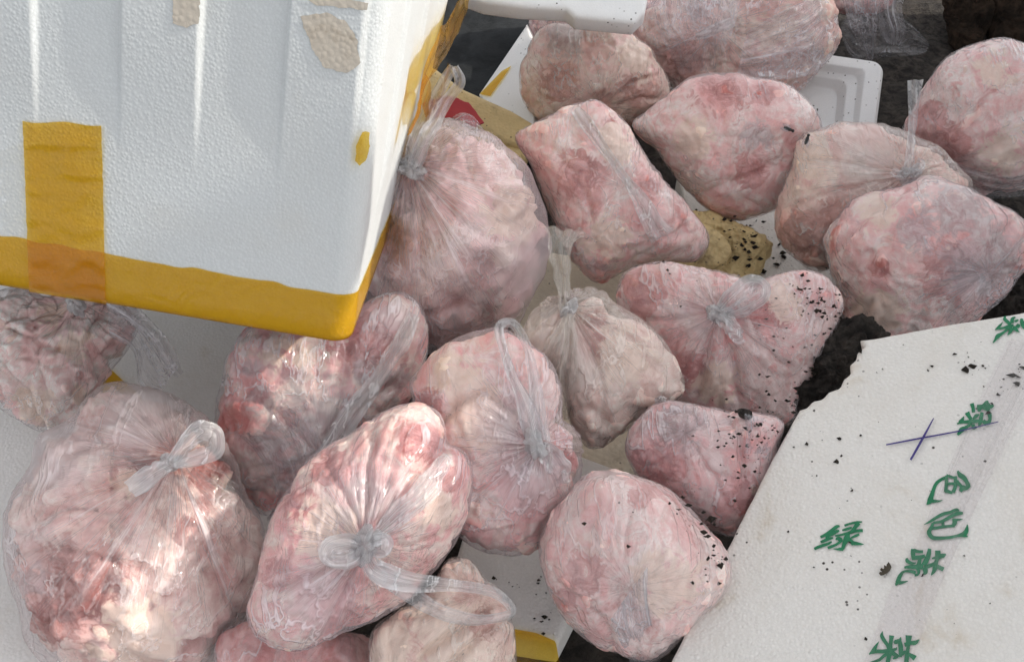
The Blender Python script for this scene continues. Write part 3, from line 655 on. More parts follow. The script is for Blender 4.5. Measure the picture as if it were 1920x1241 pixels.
rb_ = .010
rings = [(0, rb_), (rb_ * .08, rb_ * .62), (rb_ * .3, rb_ * .28), (rb_ * .62, rb_ * .08), (rb_, 0)] + [(c, 0) for c in np.linspace(.02, BHEI, 90)]
box = empty('foam_box', bxyz(BWID / 2, BDEP / 2, 0)); tag(box, 'large ribbed white foam box sealed with amber tape at upper left', 'foam box')
V = np.vstack([box_ring(BP, c, i) for c, i in rings]); k = len(BP); Fc = gridfaces(len(rings), k, True)
Fc += [list(range(k))[::-1], [(len(rings) - 1) * k + i for i in range(k)]]
body = mesh('shell', V, Fc, M_FOAM, box); [setattr(body.data.polygons[i], 'use_smooth', False) for i in (len(Fc) - 1, len(Fc) - 2)]
# sealing tape round the bottom rim
sel = BP[:460 + 12 + 150]; tr = [(-.0006, .03), (-.0006, .012), (0, rb_), (rb_ * .08, rb_ * .62), (rb_ * .3, rb_ * .28), (rb_ * .62, rb_ * .08), (rb_, 0), (.022, 0), (.040, 0), (.055, 0)]
def wav(c, pr): return c
V = []
for c, i in tr:
    R_ = box_ring(sel, c, i, .0012)
    if c > .05: R_ = R_ + BU * (.0016 * vnoise(np.c_[np.arange(len(sel)) * .07, np.zeros(len(sel)), np.zeros(len(sel))], 4))[:, None]
    V.append(R_)
mesh('tape_band', np.vstack(V), gridfaces(len(tr), len(sel)), M_TAPE, box)
# upright tape strip on the front
V = []; rows = 60; cols = 26
for i, s in enumerate(np.linspace(0, 1, rows)):
    for j, u in enumerate(np.linspace(0, 1, cols)):
        px = (45 + 13 * s) + u * (147 + s * -4); py = 226 + u * 8 + s * (352 + u * 28) + 2.5 * math.sin(u * 9)* (1 - s) ** 6
        a, c = front_ac(px, py); c = max(c, .003)
        V.append(bxyz(a, 0, c) + NF * (front_relief(np.array(a), np.array(c)) + .0022 + .0012 * ridged(np.array([[px * .012, py * .035, 1.]]), 5, 2)[0]))
mesh('tape_strip', V, gridfaces(rows, cols), M_TAPE, box)
frel = lambda p: float(front_relief(np.array((p - BO) @ BW), np.array((p - BO) @ BU)))
PF = (BO, NF); PR = (BO, NR)
patch('label_residue', [(566, 30), (610, 22), (650, 40), (672, 75), (676, 118), (655, 133), (610, 128), (592, 95), (575, 60)], PF, M_STAIN, box, .0007, frel, jag=4, seed=2, rings=8)
patch('label_residue', [(332, -20), (380, -20), (378, 44), (352, 50), (326, 42)], PF, M_STAIN, box, .0007, frel, jag=4, seed=5, rings=8)
patch('label_residue', [(575, -8), (640, -4), (692, 6), (690, 20), (640, 12), (590, 8)], PF, M_STAIN, box, .0007, frel, jag=4, seed=8, rings=4)
patch('tape_scrap', [(680, 246), (692, 250), (694, 275), (688, 300), (676, 308), (668, 300), (670, 270)], PF, M_TAPE, box, .002, frel, jag=3, seed=9)
# torn tape hanging on the right-hand side
class SideF:
    nz = NR; root = box
    def surf(s, px, py, off=0.): p = hit(px, py, BO, NR) - BO; b, c = p @ BE, p @ BU; return BO + p + NR * (off + .009 - warp(0, b, c))
sf = SideF()
def sider(pts, w, seed, mat=M_TAPE2, g=.07): return ribbon(sf, pts, w, mat, 'torn_tape', gather=g, n=90, m=17, seed=seed)
sider([(815, -20, .012), (795, 40, .010), (770, 95, .012), (752, 150, .010), (742, 200, .012), (735, 245, .006)], [.085, .08, .07, .06, .065, .05], 2)
sider([(800, 118, .004), (795, 150, .006), (785, 185, .006), (770, 250, .006), (757, 310, .006), (748, 360, .004)], [.06, .06, .04, .04, .03, .02], 5)
sider([(752, 150, .010), (760, 200, .012), (752, 260, .010), (748, 330, .008), (745, 390, .006)], [.03, .045, .05, .04, .025], 8)
sider([(842, 20, .004), (835, 70, .004), (825, 120, .004), (800, 220, .004)], [.012, .012, .012, .010], 14, M_TAPE, .05)

# ------------------------------------------------------------------ lettered foam board at lower right
LN = unit(-.42 * RIGHT + .70 * UP - .72 * FWD); LQ = at(1500, 900, .215)
lid = empty('lettered_foam_panel', LQ - LN * .06); tag(lid, 'large white foam lid with green lettering at lower right', 'foam lid')
slab('lid_board', [(1612, 636), (1640, 632), (1780, 606), (1920, 583), (2150, 545), (2150, 1500), (1150, 1500), (1255, 1241), (1310, 1130), (1370, 1010), (1435, 880), (1484, 790), (1498, 766), (1512, 762), (1522, 750), (1541, 746), (1552, 733), (1574, 725), (1580, 709), (1594, 698), (1592, 683), (1604, 672), (1606, 658), (1620, 648)],
     LQ, LN, .05, M_FOAM_LID, .007, lid, jag=.0005, seed=4, N=520)
PL = (LQ, LN)
def onlid(a, b): return hit(a, b, LQ, LN) + LN * .0012
INK = [0]
def strokes(name, org, sc_, lst, mat=M_INK, lift=.0008):
    """brush strokes as tapering strips: lists of (x, y, half width) in a crop's own pixels"""
    V, Fc = [], []; org = np.array(org)
    for s in lst:
        p = spline(np.array([(x, y, w) for x, y, w in s], float), max(10, 8 * (len(s) - 1)), closed=False); p[:, 2] = np.maximum(p[:, 2], 1)
        t = np.gradient(p[:, :2], axis=0); t /= np.maximum(1e-6, np.linalg.norm(t, axis=1))[:, None]; nn = np.stack([-t[:, 1], t[:, 0]], 1)
        INK[0] += 1; k = len(V); lf = lift + .00006 * (INK[0] % 14)
        for c, w, m in zip(p[:, :2], p[:, 2], nn):
            for sgn in (-1, 1):
                q = org + (c + m * w * sgn) / sc_; V.append(hit(q[0], q[1], *PL) + LN * lf)
        n = len(p); Fc += [[k + 2 * i, k + 2 * i + 1, k + 2 * i + 3, k + 2 * i + 2] for i in range(n - 1)]
    return mesh(name, V, Fc, mat, lid, smooth=False)
strokes('lettering', (1790, 740), 13.79, [
    [(440, 235, 55), (475, 340, 45), (490, 470, 45)], [(320, 465, 65), (370, 560, 50), (430, 650, 45)], [(640, 520, 12), (560, 560, 50), (470, 640, 20)],
    [(640, 270, 60), (640, 350, 65), (630, 450, 35)], [(600, 370, 50), (760, 300, 60), (830, 220, 55), (880, 200, 30)], [(740, 340, 50), (850, 380, 60), (880, 430, 45)], [(860, 260, 50), (930, 330, 45), (1000, 270, 40)],
    [(710, 470, 45), (690, 600, 50), (660, 720, 55), (630, 830, 20)], [(660, 690, 40), (440, 710, 50), (240, 720, 35), (150, 735, 30), (60, 770, 15)], [(240, 580, 10), (190, 680, 50), (130, 740, 50)],
    [(430, 750, 45), (320, 850, 40), (190, 920, 65), (130, 990, 50), (80, 1060, 25)], [(480, 780, 50), (490, 880, 40), (570, 850, 30)], [(870, 440, 30), (900, 520, 55), (915, 640, 45), (880, 730, 50), (790, 740, 55), (740, 680, 45)]])
strokes('lettering', (1730, 870), 15.51, [
    [(740, 310, 25), (690, 390, 50), (550, 450, 45), (440, 530, 50), (370, 620, 50), (310, 780, 55), (250, 960, 70), (210, 1080, 80), (120, 1190, 15)], [(280, 1080, 55), (400, 1085, 40), (490, 1080, 25), (590, 1050, 4)],
    [(700, 370, 40), (690, 600, 50), (670, 820, 50)], [(740, 350, 45), (880, 400, 40), (1000, 380, 25)], [(950, 380, 40), (960, 520, 55), (960, 640, 50), (880, 840, 55)], [(650, 790, 50), (760, 810, 50), (870, 860, 30)], [(720, 590, 45), (850, 580, 40), (980, 590, 50)],
    [(1020, 210, 25), (1090, 330, 70), (1200, 410, 70), (1280, 530, 60), (1330, 640, 70)], [(1390, 640, 30), (1270, 710, 60), (1160, 710, 80), (1100, 820, 40)], [(1000, 490, 40), (1060, 590, 50), (1130, 660, 45)]])
strokes('lettering', (1720, 940), 15.51, [
    [(195, 690, 5), (370, 600, 35), (560, 480, 45), (760, 380, 50), (960, 330, 45), (1130, 255, 45), (1220, 280, 20)], [(1330, 360, 35), (1200, 360, 60), (1060, 410, 55), (880, 510, 50), (700, 600, 45), (470, 640, 35)],
    [(460, 640, 40), (420, 760, 50), (350, 880, 60), (360, 970, 65), (460, 1070, 60), (680, 1080, 50), (960, 1060, 45), (1180, 1010, 45), (1340, 970, 70), (1430, 870, 65), (1460, 690, 12)], [(1340, 1000, 60), (1470, 1040, 15)],
    [(740, 590, 45), (750, 690, 45), (760, 760, 40)], [(430, 790, 45), (640, 760, 45), (860, 730, 40), (1090, 710, 45)], [(1020, 530, 30), (1190, 540, 35), (1330, 515, 5)], [(1060, 540, 50), (1090, 610, 70), (1060, 700, 55)]])
strokes('lettering', (1670, 1020), 13.79, [
    [(590, 130, 60), (580, 260, 60), (590, 420, 40)], [(600, 170, 55), (720, 200, 40), (840, 205, 40)], [(420, 370, 30), (440, 450, 50), (560, 505, 35), (660, 490, 12)], [(600, 360, 55), (760, 350, 55), (890, 310, 40)],
    [(760, 330, 50), (745, 470, 50), (720, 560, 55)], [(1010, 130, 45), (980, 300, 60), (930, 420, 65), (860, 560, 70)], [(355, 615, 25), (500, 600, 50), (660, 600, 60), (850, 590, 75)], [(690, 620, 45), (730, 720, 40), (700, 800, 30), (620, 810, 45)],
    [(650, 760, 50), (540, 720, 40), (350, 720, 30), (250, 830, 50), (190, 980, 55), (130, 1080, 20)], [(210, 1010, 50), (330, 1000, 35), (450, 965, 8)], [(880, 600, 70), (900, 720, 60), (850, 790, 25)], [(880, 620, 50), (1010, 560, 50), (1130, 520, 55)],
    [(1220, 170, 70), (1220, 300, 70), (1200, 420, 50), (1160, 520, 60), (1130, 680, 55), (1050, 810, 15)], [(1200, 340, 40), (1340, 310, 60), (1430, 265, 20)], [(1070, 380, 20), (1180, 350, 40)], [(1160, 560, 50), (1260, 610, 55), (1370, 660, 60)]])
strokes('lettering', (1520, 970), 15.51, [
    [(850, 265, 25), (760, 280, 50), (600, 400, 50), (440, 510, 45), (290, 585, 40)], [(840, 390, 25), (740, 430, 50), (590, 510, 50), (440, 570, 45)], [(660, 610, 25), (540, 630, 45), (400, 690, 45), (295, 730, 35)], [(500, 480, 50), (480, 620, 50)],
    [(620, 720, 25), (480, 790, 40), (260, 860, 45), (110, 930, 40)], [(730, 660, 15), (810, 630, 60), (890, 680, 50), (800, 770, 35), (640, 850, 40), (500, 900, 40)],
    [(990, 255, 35), (1160, 195, 30), (1340, 160, 40), (1500, 145, 20)], [(1400, 170, 70), (1310, 290, 60), (1230, 400, 50), (1160, 450, 40)], [(920, 380, 25), (1050, 345, 40), (1200, 295, 25)],
    [(720, 545, 25), (880, 510, 30), (1060, 470, 40), (1260, 410, 45), (1420, 390, 45), (1520, 390, 45)], [(1090, 480, 60), (1050, 620, 90), (980, 780, 60), (930, 930, 50)], [(660, 920, 5), (790, 930, 30), (880, 930, 50), (950, 970, 20)],
    [(1420, 500, 30), (1320, 540, 40), (1180, 600, 25)], [(1100, 620, 60), (1220, 740, 60), (1360, 770, 50), (1550, 790, 8)], [(1220, 760, 60), (1230, 820, 25)]])
strokes('lettering', (1620, 1170), 17.45, [
    [(615, 240, 8), (590, 390, 60), (680, 560, 60), (780, 700, 60), (860, 860, 90)], [(910, 380, 85), (890, 540, 65), (870, 700, 65), (850, 900, 90), (820, 1080, 75), (770, 1300, 70)], [(500, 570, 5), (400, 720, 45), (320, 870, 70), (170, 1000, 15)], [(240, 950, 40), (430, 900, 60), (620, 900, 65), (840, 880, 70)],
    [(800, 960, 70), (640, 1060, 50), (500, 1180, 50), (300, 1250, 40), (180, 1300, 40)], [(1215, 430, 8), (1170, 540, 60), (1040, 600, 70), (985, 630, 40)], [(1170, 520, 50), (1200, 700, 75), (1210, 880, 75), (1190, 1090, 50)], [(1080, 760, 10), (1030, 820, 45), (920, 830, 30)], [(920, 860, 50), (990, 980, 70), (1080, 1050, 60), (950, 1140, 25)],
    [(1470, 370, 110), (1460, 520, 90), (1450, 700, 60), (1430, 900, 60), (1400, 1100, 75), (1390, 1300, 70)], [(1810, 510, 15), (1670, 610, 75), (1530, 620, 60), (1330, 680, 70)], [(1200, 1000, 60), (1320, 930, 60), (1420, 900, 40)], [(1420, 940, 30), (1560, 1040, 70), (1680, 1120, 90)]])
strokes('lettering', (1850, 580), 17.73, [
    [(630, 240, 15), (600, 340, 55), (700, 440, 55), (790, 530, 60)], [(960, 280, 20), (860, 340, 55), (840, 480, 60)], [(1060, 370, 20), (980, 410, 40), (920, 410, 15)], [(540, 450, 8), (440, 570, 40), (370, 650, 45), (280, 710, 8)], [(400, 670, 35), (560, 640, 35), (760, 590, 50), (900, 560, 40)],
    [(760, 620, 50), (620, 750, 40), (480, 850, 50), (370, 920, 70), (280, 1050, 35), (210, 1140, 20)], [(860, 640, 60), (790, 760, 60), (700, 890, 15)], [(900, 600, 40), (960, 680, 60), (1090, 800, 12)], [(1150, 320, 40), (1180, 460, 70), (1220, 580, 60), (1300, 640, 50)], [(1060, 500, 40), (1040, 570, 70), (960, 560, 20)], [(1180, 480, 70), (1400, 480, 70)]])
# pen cross
strokes('pen_mark', (0, 0), 1., [[(1662, 836, 1.3), (1725, 824, 1.6), (1800, 810, 1.2), (1872, 793, .7)]], M_PEN, .0022)
strokes('pen_mark', (0, 0), 1., [[(1751, 787, 1.0), (1730, 826, 2.2), (1708, 865, 2.0)]], M_PEN, .0028)
# clear tape over the lettering
M_CLEAR = film_mat(2.7, lo=-.05, hi=.12, wrinkle=.4, tint=(.93, .91, .88), streak=1., rough=.22, freq=4, facing=.05)
def lidtape(A, B, seed, amp=.0006):
    n, m = 90, 24; a = resample(np.array(A, float), n); b = resample(np.array(B, float), n); V = []; pol = []
    for i in range(n):
        for j in range(m):
            u = j / (m - 1); p = a[i] * (1 - u) + b[i] * u; V.append(hit(p[0], p[1], *PL) + LN * .0032); pol.append((u * 1.4, seed, i / n * .8))
    V = np.array(V); k = ridged(np.stack([np.tile(np.linspace(0, 5, m), n), np.repeat(np.linspace(0, 3, n), m), np.full(n * m, seed)], 1), 4, 2)
    return mesh('clear_tape', V + LN * (amp * np.maximum(0, k) * 1.6)[:, None], gridfaces(n, m), M_CLEAR, lid, attr={'pol': pol})
lidtape([(1890, 640), (1800, 830), (1735, 985), (1670, 1110), (1600, 1300)], [(1990, 640), (1890, 830), (1815, 985), (1760, 1110), (1690, 1300)], 1.3)
crumbs(onlid, [(1830, 672, 14, 9, 0.00432), (1820, 690, 12, 3, 0.00576), (1880, 725, 10, 6, 0.00432), (1900, 705, 8, 4, 0.00576), (1912, 690, 6, 4, 0.00576), (1500, 770, 30, 15, 0.00288), (1560, 765, 60, 13, 0.0023), (1610, 815, 2, 1, 0.00648), (1570, 868, 1, 1, 0.00504), (1760, 1150, 60, 4, 0.00288), (1600, 1000, 150, 24, 0.00187), (1750, 700, 70, 12, 0.00216), (1860, 740, 20, 6, 0.0036), (1700, 1000, 120, 15, 0.00187), (1665, 1083, 3, 1, 0.00432)], lid, 5)
hk = slab('dry_leaf', [(1648, 1073), (1656, 1071), (1650, 1066), (1652, 1063), (1658, 1066), (1657, 1058), (1662, 1060), (1662, 1057), (1666, 1052), (1669, 1056), (1671, 1060), (1668, 1067), (1662, 1072), (1655, 1074)], LQ + LN * .006, LN, .004, flat_mat('dry_leaf_brown', (.06, .048, .03), .8), .0012)
thing(hk, 'small dark serrated dry leaf fragment on the lettered foam lid', 'leaf')

# ------------------------------------------------------------------ bags, back to front
pale = dict(fat=(.91, .69, .64), pink=(.84, .45, .42), red=(.50, .13, .11)); rosy = dict(fat=(.90, .64, .60), pink=(.82, .39, .37), red=(.48, .11, .10)); tan = dict(fat=(.90, .68, .59), pink=(.82, .49, .43), red=(.50, .18, .13))

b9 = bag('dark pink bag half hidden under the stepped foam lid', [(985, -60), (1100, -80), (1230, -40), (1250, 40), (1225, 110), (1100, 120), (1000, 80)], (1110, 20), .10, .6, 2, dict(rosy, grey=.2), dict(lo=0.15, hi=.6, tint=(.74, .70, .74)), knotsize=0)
b10 = bag('small pink bag under loose clear film at the top edge', [(1540, -110), (1700, -110), (1690, -20), (1665, 25), (1600, 30), (1545, 10)], (1620, -40), .10, .7, 4, dict(rosy, redness=.06), dict(lo=0.07, hi=.5), knotsize=0)
sheet(b10, [(1570, -40, .10), (1590, 40, .08), (1615, 90, .05), (1630, 118, .02)], [(1640, -40, .12), (1645, 40, .10), (1640, 90, .06), (1634, 122, .02)], seed=3, folds=9)
sheet(b10, [(1640, -30, .10), (1640, 20, .08), (1650, 60, .05), (1660, 80, .03)], [(1700, -30, .08), (1692, 20, .07), (1700, 60, .05), (1690, 90, .03)], seed=5, folds=8)
sheet(b10, [(1575, 60, .01), (1600, 110, .0), (1660, 108, .0), (1720, 104, .0), (1738, 98, .0)], [(1590, 20, .04), (1625, 30, .05), (1680, 30, .05), (1712, 50, .03), (1742, 82, .01)], M_GREYFILM, seed=8, amp=.010, folds=5)
b8 = bag('bag in loose clear film with a clear tab at the top', [(1180, 70), (1215, 10), (1290, -40), (1400, -70), (1510, -40), (1562, 10), (1570, 70), (1540, 130), (1480, 185), (1400, 190), (1310, 190), (1250, 160)], (1345, 52), .12, .65, 6, dict(tan, scale=.8), dict(lo=0.09, hi=.60, streak=1.1, wrinkle=1.4, freq=6), pleat=.010, tent=.025, tentr=.8, chunk=.012, chunk_s=15, crinkle=.003, knotsize=0, spots=[(1445, 60, 45, 'cream'), (1310, 20, 26, 'grey'), (1280, 110, 40, 'red')])
sheet(b8, [(1215, -20, .16), (1225, 40, .15), (1250, 90, .13), (1275, 140, .09)], [(1400, -40, .17), (1385, 20, .17), (1370, 70, .16), (1340, 130, .12)], seed=11, folds=12, amp=.010)
sheet(b8, [(1400, 60, .16), (1450, 30, .15), (1510, 0, .12), (1550, -30, .08)], [(1380, 150, .12), (1450, 150, .12), (1520, 140, .08), (1572, 90, .03)], seed=13, folds=10, amp=.012)
ribbon(b8, [(1308, 70, .05), (1325, 64, .055), (1350, 52, .055), (1377, 42, .05)], [.016, .02, .022, .018], M_KNOT, 'clear_tab', gather=.15, seed=3)
b7 = bag('tall rounded bag at the upper right edge', [(1685, 255), (1700, 215), (1722, 165), (1760, 118), (1815, 88), (1870, 74), (1920, 84), (1990, 110), (2010, 200), (1990, 300), (1935, 350), (1860, 366), (1805, 345), (1740, 320), (1700, 290)], (1730, 320), .13, .8, 7, dict(pale, redness=.05), dict(lo=0.07, hi=.42, tint=(.80, .78, .80)), knotsize=0, chunk=.004, spots=[(1770, 275, 55, 'red'), (1740, 230, 40, 'red'), (1880, 280, 45, 'cream'), (1860, 130, 40, 'cream'), (1750, 330, 50, 'grey')], creases=[([(1695, 290), (1790, 310), (1910, 250)], .010, 13), ([(1890, 110), (1905, 150), (1940, 160)], .010, 11), ([(1780, 130), (1790, 200), (1770, 270)], .005, 9)])
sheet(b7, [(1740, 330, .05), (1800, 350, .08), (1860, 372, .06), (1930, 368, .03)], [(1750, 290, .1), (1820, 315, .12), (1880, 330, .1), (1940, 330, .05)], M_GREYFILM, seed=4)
b2 = bag('round bag with radial creases below the foam lid', [(970, 150), (985, 85), (1020, 50), (1080, 42), (1150, 48), (1205, 72), (1240, 120), (1257, 165), (1240, 210), (1180, 245), (1100, 250), (1020, 235), (980, 200)], (1130, 200), .13, .8, 8, dict(tan, cream=.25, fat=(.88, .68, .58)), dict(lo=0.09, hi=.48, tint=(.84, .76, .72), wrinkle=1.2, streak=.6), pleat=.006, npl=40, knotsize=0, crinkle=.003, spots=[(1195, 160, 40, 'red'), (1060, 70, 40, 'grey'), (1050, 150, 40, 'red'), (1200, 110, 40, 'cream')], creases=[([(1135, 198), (1190, 160), (1240, 140)], .006, 6), ([(1138, 203), (1200, 185), (1250, 185)], .006, 6), ([(1130, 190), (1150, 140), (1180, 90)], .005, 6), ([(1010, 80), (1080, 100), (1130, 80), (1180, 100)], .006, 9)])
b4 = bag('pale flat bag with a fly on its right side', [(1178, 232), (1215, 205), (1255, 175), (1300, 147), (1370, 130), (1440, 146), (1500, 178), (1548, 232), (1535, 290), (1500, 350), (1440, 395), (1370, 404), (1310, 378), (1270, 335), (1235, 292), (1195, 258)], (1400, 290), .16, .7, 9, dict(pale, redness=.05), dict(lo=0.09, hi=.46, wrinkle=.8, streak=.5), knotsize=0, chunk=.004, tent=.004, spots=[(1410, 325, 34, 'red'), (1350, 165, 55, 'red'), (1430, 175, 30, 'red'), (1420, 250, 30, 'grey'), (1300, 260, 40, 'cream'), (1350, 290, 40, 'clear')], creases=[([(1300, 372), (1390, 340), (1490, 300)], .008, 12), ([(1330, 150), (1360, 220), (1340, 300)], .004, 9), ([(1200, 240), (1290, 230), (1360, 250)], .004, 9)])
b3 = bag('long block shaped bag with a folded film seam', [(968, 262), (985, 242), (1045, 208), (1108, 178), (1145, 200), (1185, 250), (1240, 320), (1300, 385), (1330, 425), (1332, 455), (1305, 488), (1235, 500), (1170, 522), (1118, 537), (1080, 508), (1045, 450), (1030, 380), (1005, 325)], (1165, 350), .17, .8, 10, dict(pale, redness=.04, cream=.2), dict(lo=0.09, hi=.5, wrinkle=1.1, streak=.5), knotsize=0, chunk=.0045, tent=.003, power=3.2, spots=[(1145, 232, 18, 'red'), (1155, 262, 40, 'cream'), (1218, 345, 22, 'red'), (1140, 450, 50, 'cream'), (1120, 500, 26, 'grey'), (1090, 330, 50, 'red')], creases=[([(1085, 210), (1150, 300), (1245, 450)], .008, 11), ([(1000, 260), (1060, 300), (1100, 380), (1120, 480)], .006, 10), ([(1200, 490), (1260, 440), (1320, 430)], .006, 9)])
ribbon(b3, [(1080, 205, .004), (1105, 240, .004), (1140, 290, .004), (1180, 345, .004), (1215, 400, .005), (1240, 445, .004)], [.018, .022, .014, .014, .03, .04], M_LOOP, 'film_seam', gather=.12, seed=4)
b1 = bag('large bag with radial folds and two upright handle straps behind the foam box', [(690, 420), (720, 320), (750, 262), (790, 225), (850, 212), (905, 240), (965, 282), (1005, 335), (1030, 400), (1038, 480), (1015, 560), (965, 625), (890, 655), (800, 660), (720, 620), (670, 540)], (772, 318), .17, .85, 11, dict(fat=(.92, .66, .62), pink=(.84, .50, .48), scale=.55, red=(.62, .30, .28)), dict(lo=0.21, hi=.70, tint=(.92, .80, .82), streak=1.2, freq=12, wrinkle=.5), gap=.012, tent=.03, tentr=.5, pleat=.006, npl=44, chunk=.016, chunk_s=13, crinkle=.0008, knotsize=.014, lump=.012, spots=[(940, 470, 26, 'cream'), (740, 470, 50, 'red'), (900, 500, 45, 'red'), (850, 600, 60, 'red'), (960, 400, 60, 'cream'), (1010, 500, 60, 'haze')], creases=[([(772, 318), (850, 400), (960, 470)], .008, 12), ([(772, 318), (780, 430), (790, 560)], .008, 12), ([(772, 318), (880, 320), (980, 340)], .007, 11), ([(700, 560), (800, 590), (900, 560)], .010, 16)])
ribbon(b1, [(768, 322, .02), (785, 270, .05), (810, 215, .08), (838, 168, .10), (852, 152, .11)], [.022, .024, .020, .018, .014], M_KNOT, seed=3, gather=.35)
ribbon(b1, [(775, 318, .02), (805, 262, .06), (838, 210, .09), (862, 178, .10), (852, 152, .11)], [.020, .022, .020, .016, .014], M_KNOT, seed=6, gather=.35)
sheet(b1, [(835, 232, .03), (860, 212, .04), (885, 215, .04), (905, 240, .03)], [(870, 262, .06), (880, 255, .07), (900, 258, .06), (925, 262, .05)], seed=9, amp=.008)
b5 = bag('bag with a knot and one tall upright handle at right', [(1448, 430), (1456, 370), (1472, 310), (1495, 255), (1545, 236), (1610, 232), (1665, 240), (1720, 262), (1790, 310), (1830, 350), (1780, 420), (1650, 470), (1560, 505), (1490, 488)], (1702, 328), .17, .75, 12, dict(tan, cream=.3), dict(lo=0.15, hi=.60, tint=(.84, .78, .75), streak=1.1, freq=10), pleat=.006, tent=.022, tentr=.7, chunk=.006, knotsize=.011, spots=[(1520, 300, 60, 'cream'), (1580, 420, 60, 'red'), (1500, 440, 50, 'red'), (1620, 300, 70, 'haze')], creases=[([(1698, 330), (1600, 310), (1500, 300)], .008, 9), ([(1698, 334), (1590, 355), (1462, 400)], .009, 10), ([(1706, 325), (1740, 300), (1760, 310)], .008, 9)])
ribbon(b5, [(1702, 328, .02), (1705, 280, .035), (1708, 230, .045), (1710, 190, .05), (1711, 158, .05)], [.016, .012, .012, .014, .022], seed=5, gather=.4)
ribbon(b5, [(1702, 330, .02), (1718, 318, .03), (1724, 308, .03), (1716, 304, .035)], [.014, .016, .014, .01], seed=8)
ribbon(b5, [(1698, 330, .02), (1682, 328, .03), (1670, 322, .03)], [.014, .016, .012], seed=9)
b6 = bag('wide grey pink bag behind the top edge of the lettered lid', [(1544, 455), (1562, 415), (1605, 378), (1680, 348), (1745, 325), (1800, 335), (1862, 362), (1915, 398), (1945, 450), (1920, 520), (1870, 570), (1830, 600), (1760, 640), (1680, 668), (1610, 650), (1580, 600), (1552, 520)], (1850, 510), .18, .8, 13, dict(pale, grey=.3, redness=.04), dict(lo=0.07, hi=.50, tint=(.74, .73, .78), wrinkle=1.3, streak=.7), knotsize=0, chunk=.0045, pleat=.006, crinkle=.003, spots=[(1652, 505, 26, 'red'), (1645, 585, 50, 'cream'), (1850, 480, 80, 'grey'), (1720, 430, 50, 'grey'), (1650, 400, 40, 'cream'), (1800, 400, 60, 'grey'), (1780, 500, 60, 'red'), (1820, 540, 60, 'haze')], creases=[([(1555, 480), (1630, 405), (1710, 350)], .010, 9), ([(1600, 500), (1690, 420), (1780, 370)], .009, 9), ([(1690, 650), (1760, 550), (1850, 505)], .010, 11), ([(1760, 640), (1800, 560), (1850, 510)], .008, 9), ([(1850, 505), (1880, 440), (1910, 400)], .009, 10), ([(1600, 620), (1640, 560), (1660, 500)], .006, 9)])
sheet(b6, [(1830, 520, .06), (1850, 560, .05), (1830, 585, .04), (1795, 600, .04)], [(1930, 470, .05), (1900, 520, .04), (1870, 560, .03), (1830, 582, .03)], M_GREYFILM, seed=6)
b12 = bag('heart shaped bag with a white bow knot and soil specks', [(1163, 565), (1170, 522), (1200, 500), (1245, 491), (1320, 502), (1385, 522), (1418, 536), (1450, 515), (1510, 503), (1555, 522), (1583, 560), (1570, 615), (1548, 680), (1525, 730), (1495, 785), (1455, 800), (1380, 790), (1310, 775), (1250, 740), (1205, 660)], (1350, 588), .16, .8, 14, dict(rosy, fat=(.82, .62, .58)), dict(lo=0.10, hi=.52, tint=(.91, .80, .81), freq=8), pleat=.012, npl=15, tent=.012, chunk=.004, knotsize=.012, cone=.004, spots=[(1205, 545, 45, 'red'), (1290, 690, 36, 'red'), (1345, 720, 40, 'cream'), (1440, 590, 40, 'red'), (1470, 560, 40, 'cream'), (1300, 600, 50, 'haze')], creases=[([(1350, 592), (1325, 660), (1300, 745)], .016, 12), ([(1353, 598), (1375, 680), (1388, 770)], .018, 12), ([(1362, 592), (1420, 645), (1490, 690)], .008, 10), ([(1352, 580), (1385, 545), (1420, 530)], .016, 16), ([(1340, 590), (1260, 600), (1180, 600)], .006, 9)])
ribbon(b12, [(1352, 582, .012), (1375, 558, .03), (1402, 535, .035), (1425, 536, .03), (1428, 556, .025), (1400, 574, .02), (1358, 590, .012)], [.02, .03, .03, .02, .02, .03, .015], seed=2, gather=.25)
ribbon(b12, [(1352, 592, .012), (1372, 612, .022), (1385, 632, .022), (1392, 630, .02)], [.02, .024, .022, .016], seed=7, gather=.3)
crumbs(b12, [(1545, 575, 20, 64, 0.00336), (1558, 640, 13, 64, 0.00320), (1538, 700, 15, 64, 0.00336), (1510, 550, 28, 57, 0.00272), (1480, 620, 40, 41, 0.00224), (1505, 750, 18, 54, 0.00320), (1440, 765, 30, 28, 0.00256), (1280, 520, 40, 22, 0.00192), (1440, 560, 50, 28, 0.00208)], b12.root, 9)
b11 = bag('cream bag with an upright twisted neck of film', [(975, 640), (992, 602), (1030, 575), (1062, 560), (1085, 548), (1130, 545), (1152, 575), (1200, 608), (1250, 655), (1278, 722), (1262, 748), (1205, 785), (1150, 830), (1112, 848), (1080, 822), (1052, 765), (1035, 720), (1005, 690)], (1068, 580), .18, .8, 15, dict(pale, fat=(.86, .70, .62), pink=(.74, .50, .43)), dict(lo=0.19, hi=.60, tint=(.88, .79, .74), streak=1.1, freq=11), pleat=.007, npl=34, tent=.020, tentr=.8, chunk=.007, knotsize=.009, spots=[(1112, 640, 45, 'red'), (1180, 660, 60, 'cream'), (1040, 640, 60, 'haze'), (1080, 690, 40, 'haze')], creases=[([(1066, 588), (1058, 690), (1052, 775)], .014, 11), ([(1072, 590), (1120, 690), (1130, 790)], .010, 12), ([(1052, 765), (1110, 770), (1160, 825)], .010, 12), ([(1062, 588), (1020, 640), (990, 660)], .008, 9), ([(1080, 588), (1170, 630), (1260, 720)], .006, 10)])
ribbon(b11, [(1062, 590, .015), (1058, 545, .03), (1054, 500, .035), (1052, 462, .035), (1056, 438, .03)], [.018, .016, .024, .030, .046], M_LOOP_CREAM, seed=4, gather=.2, name='film_neck')
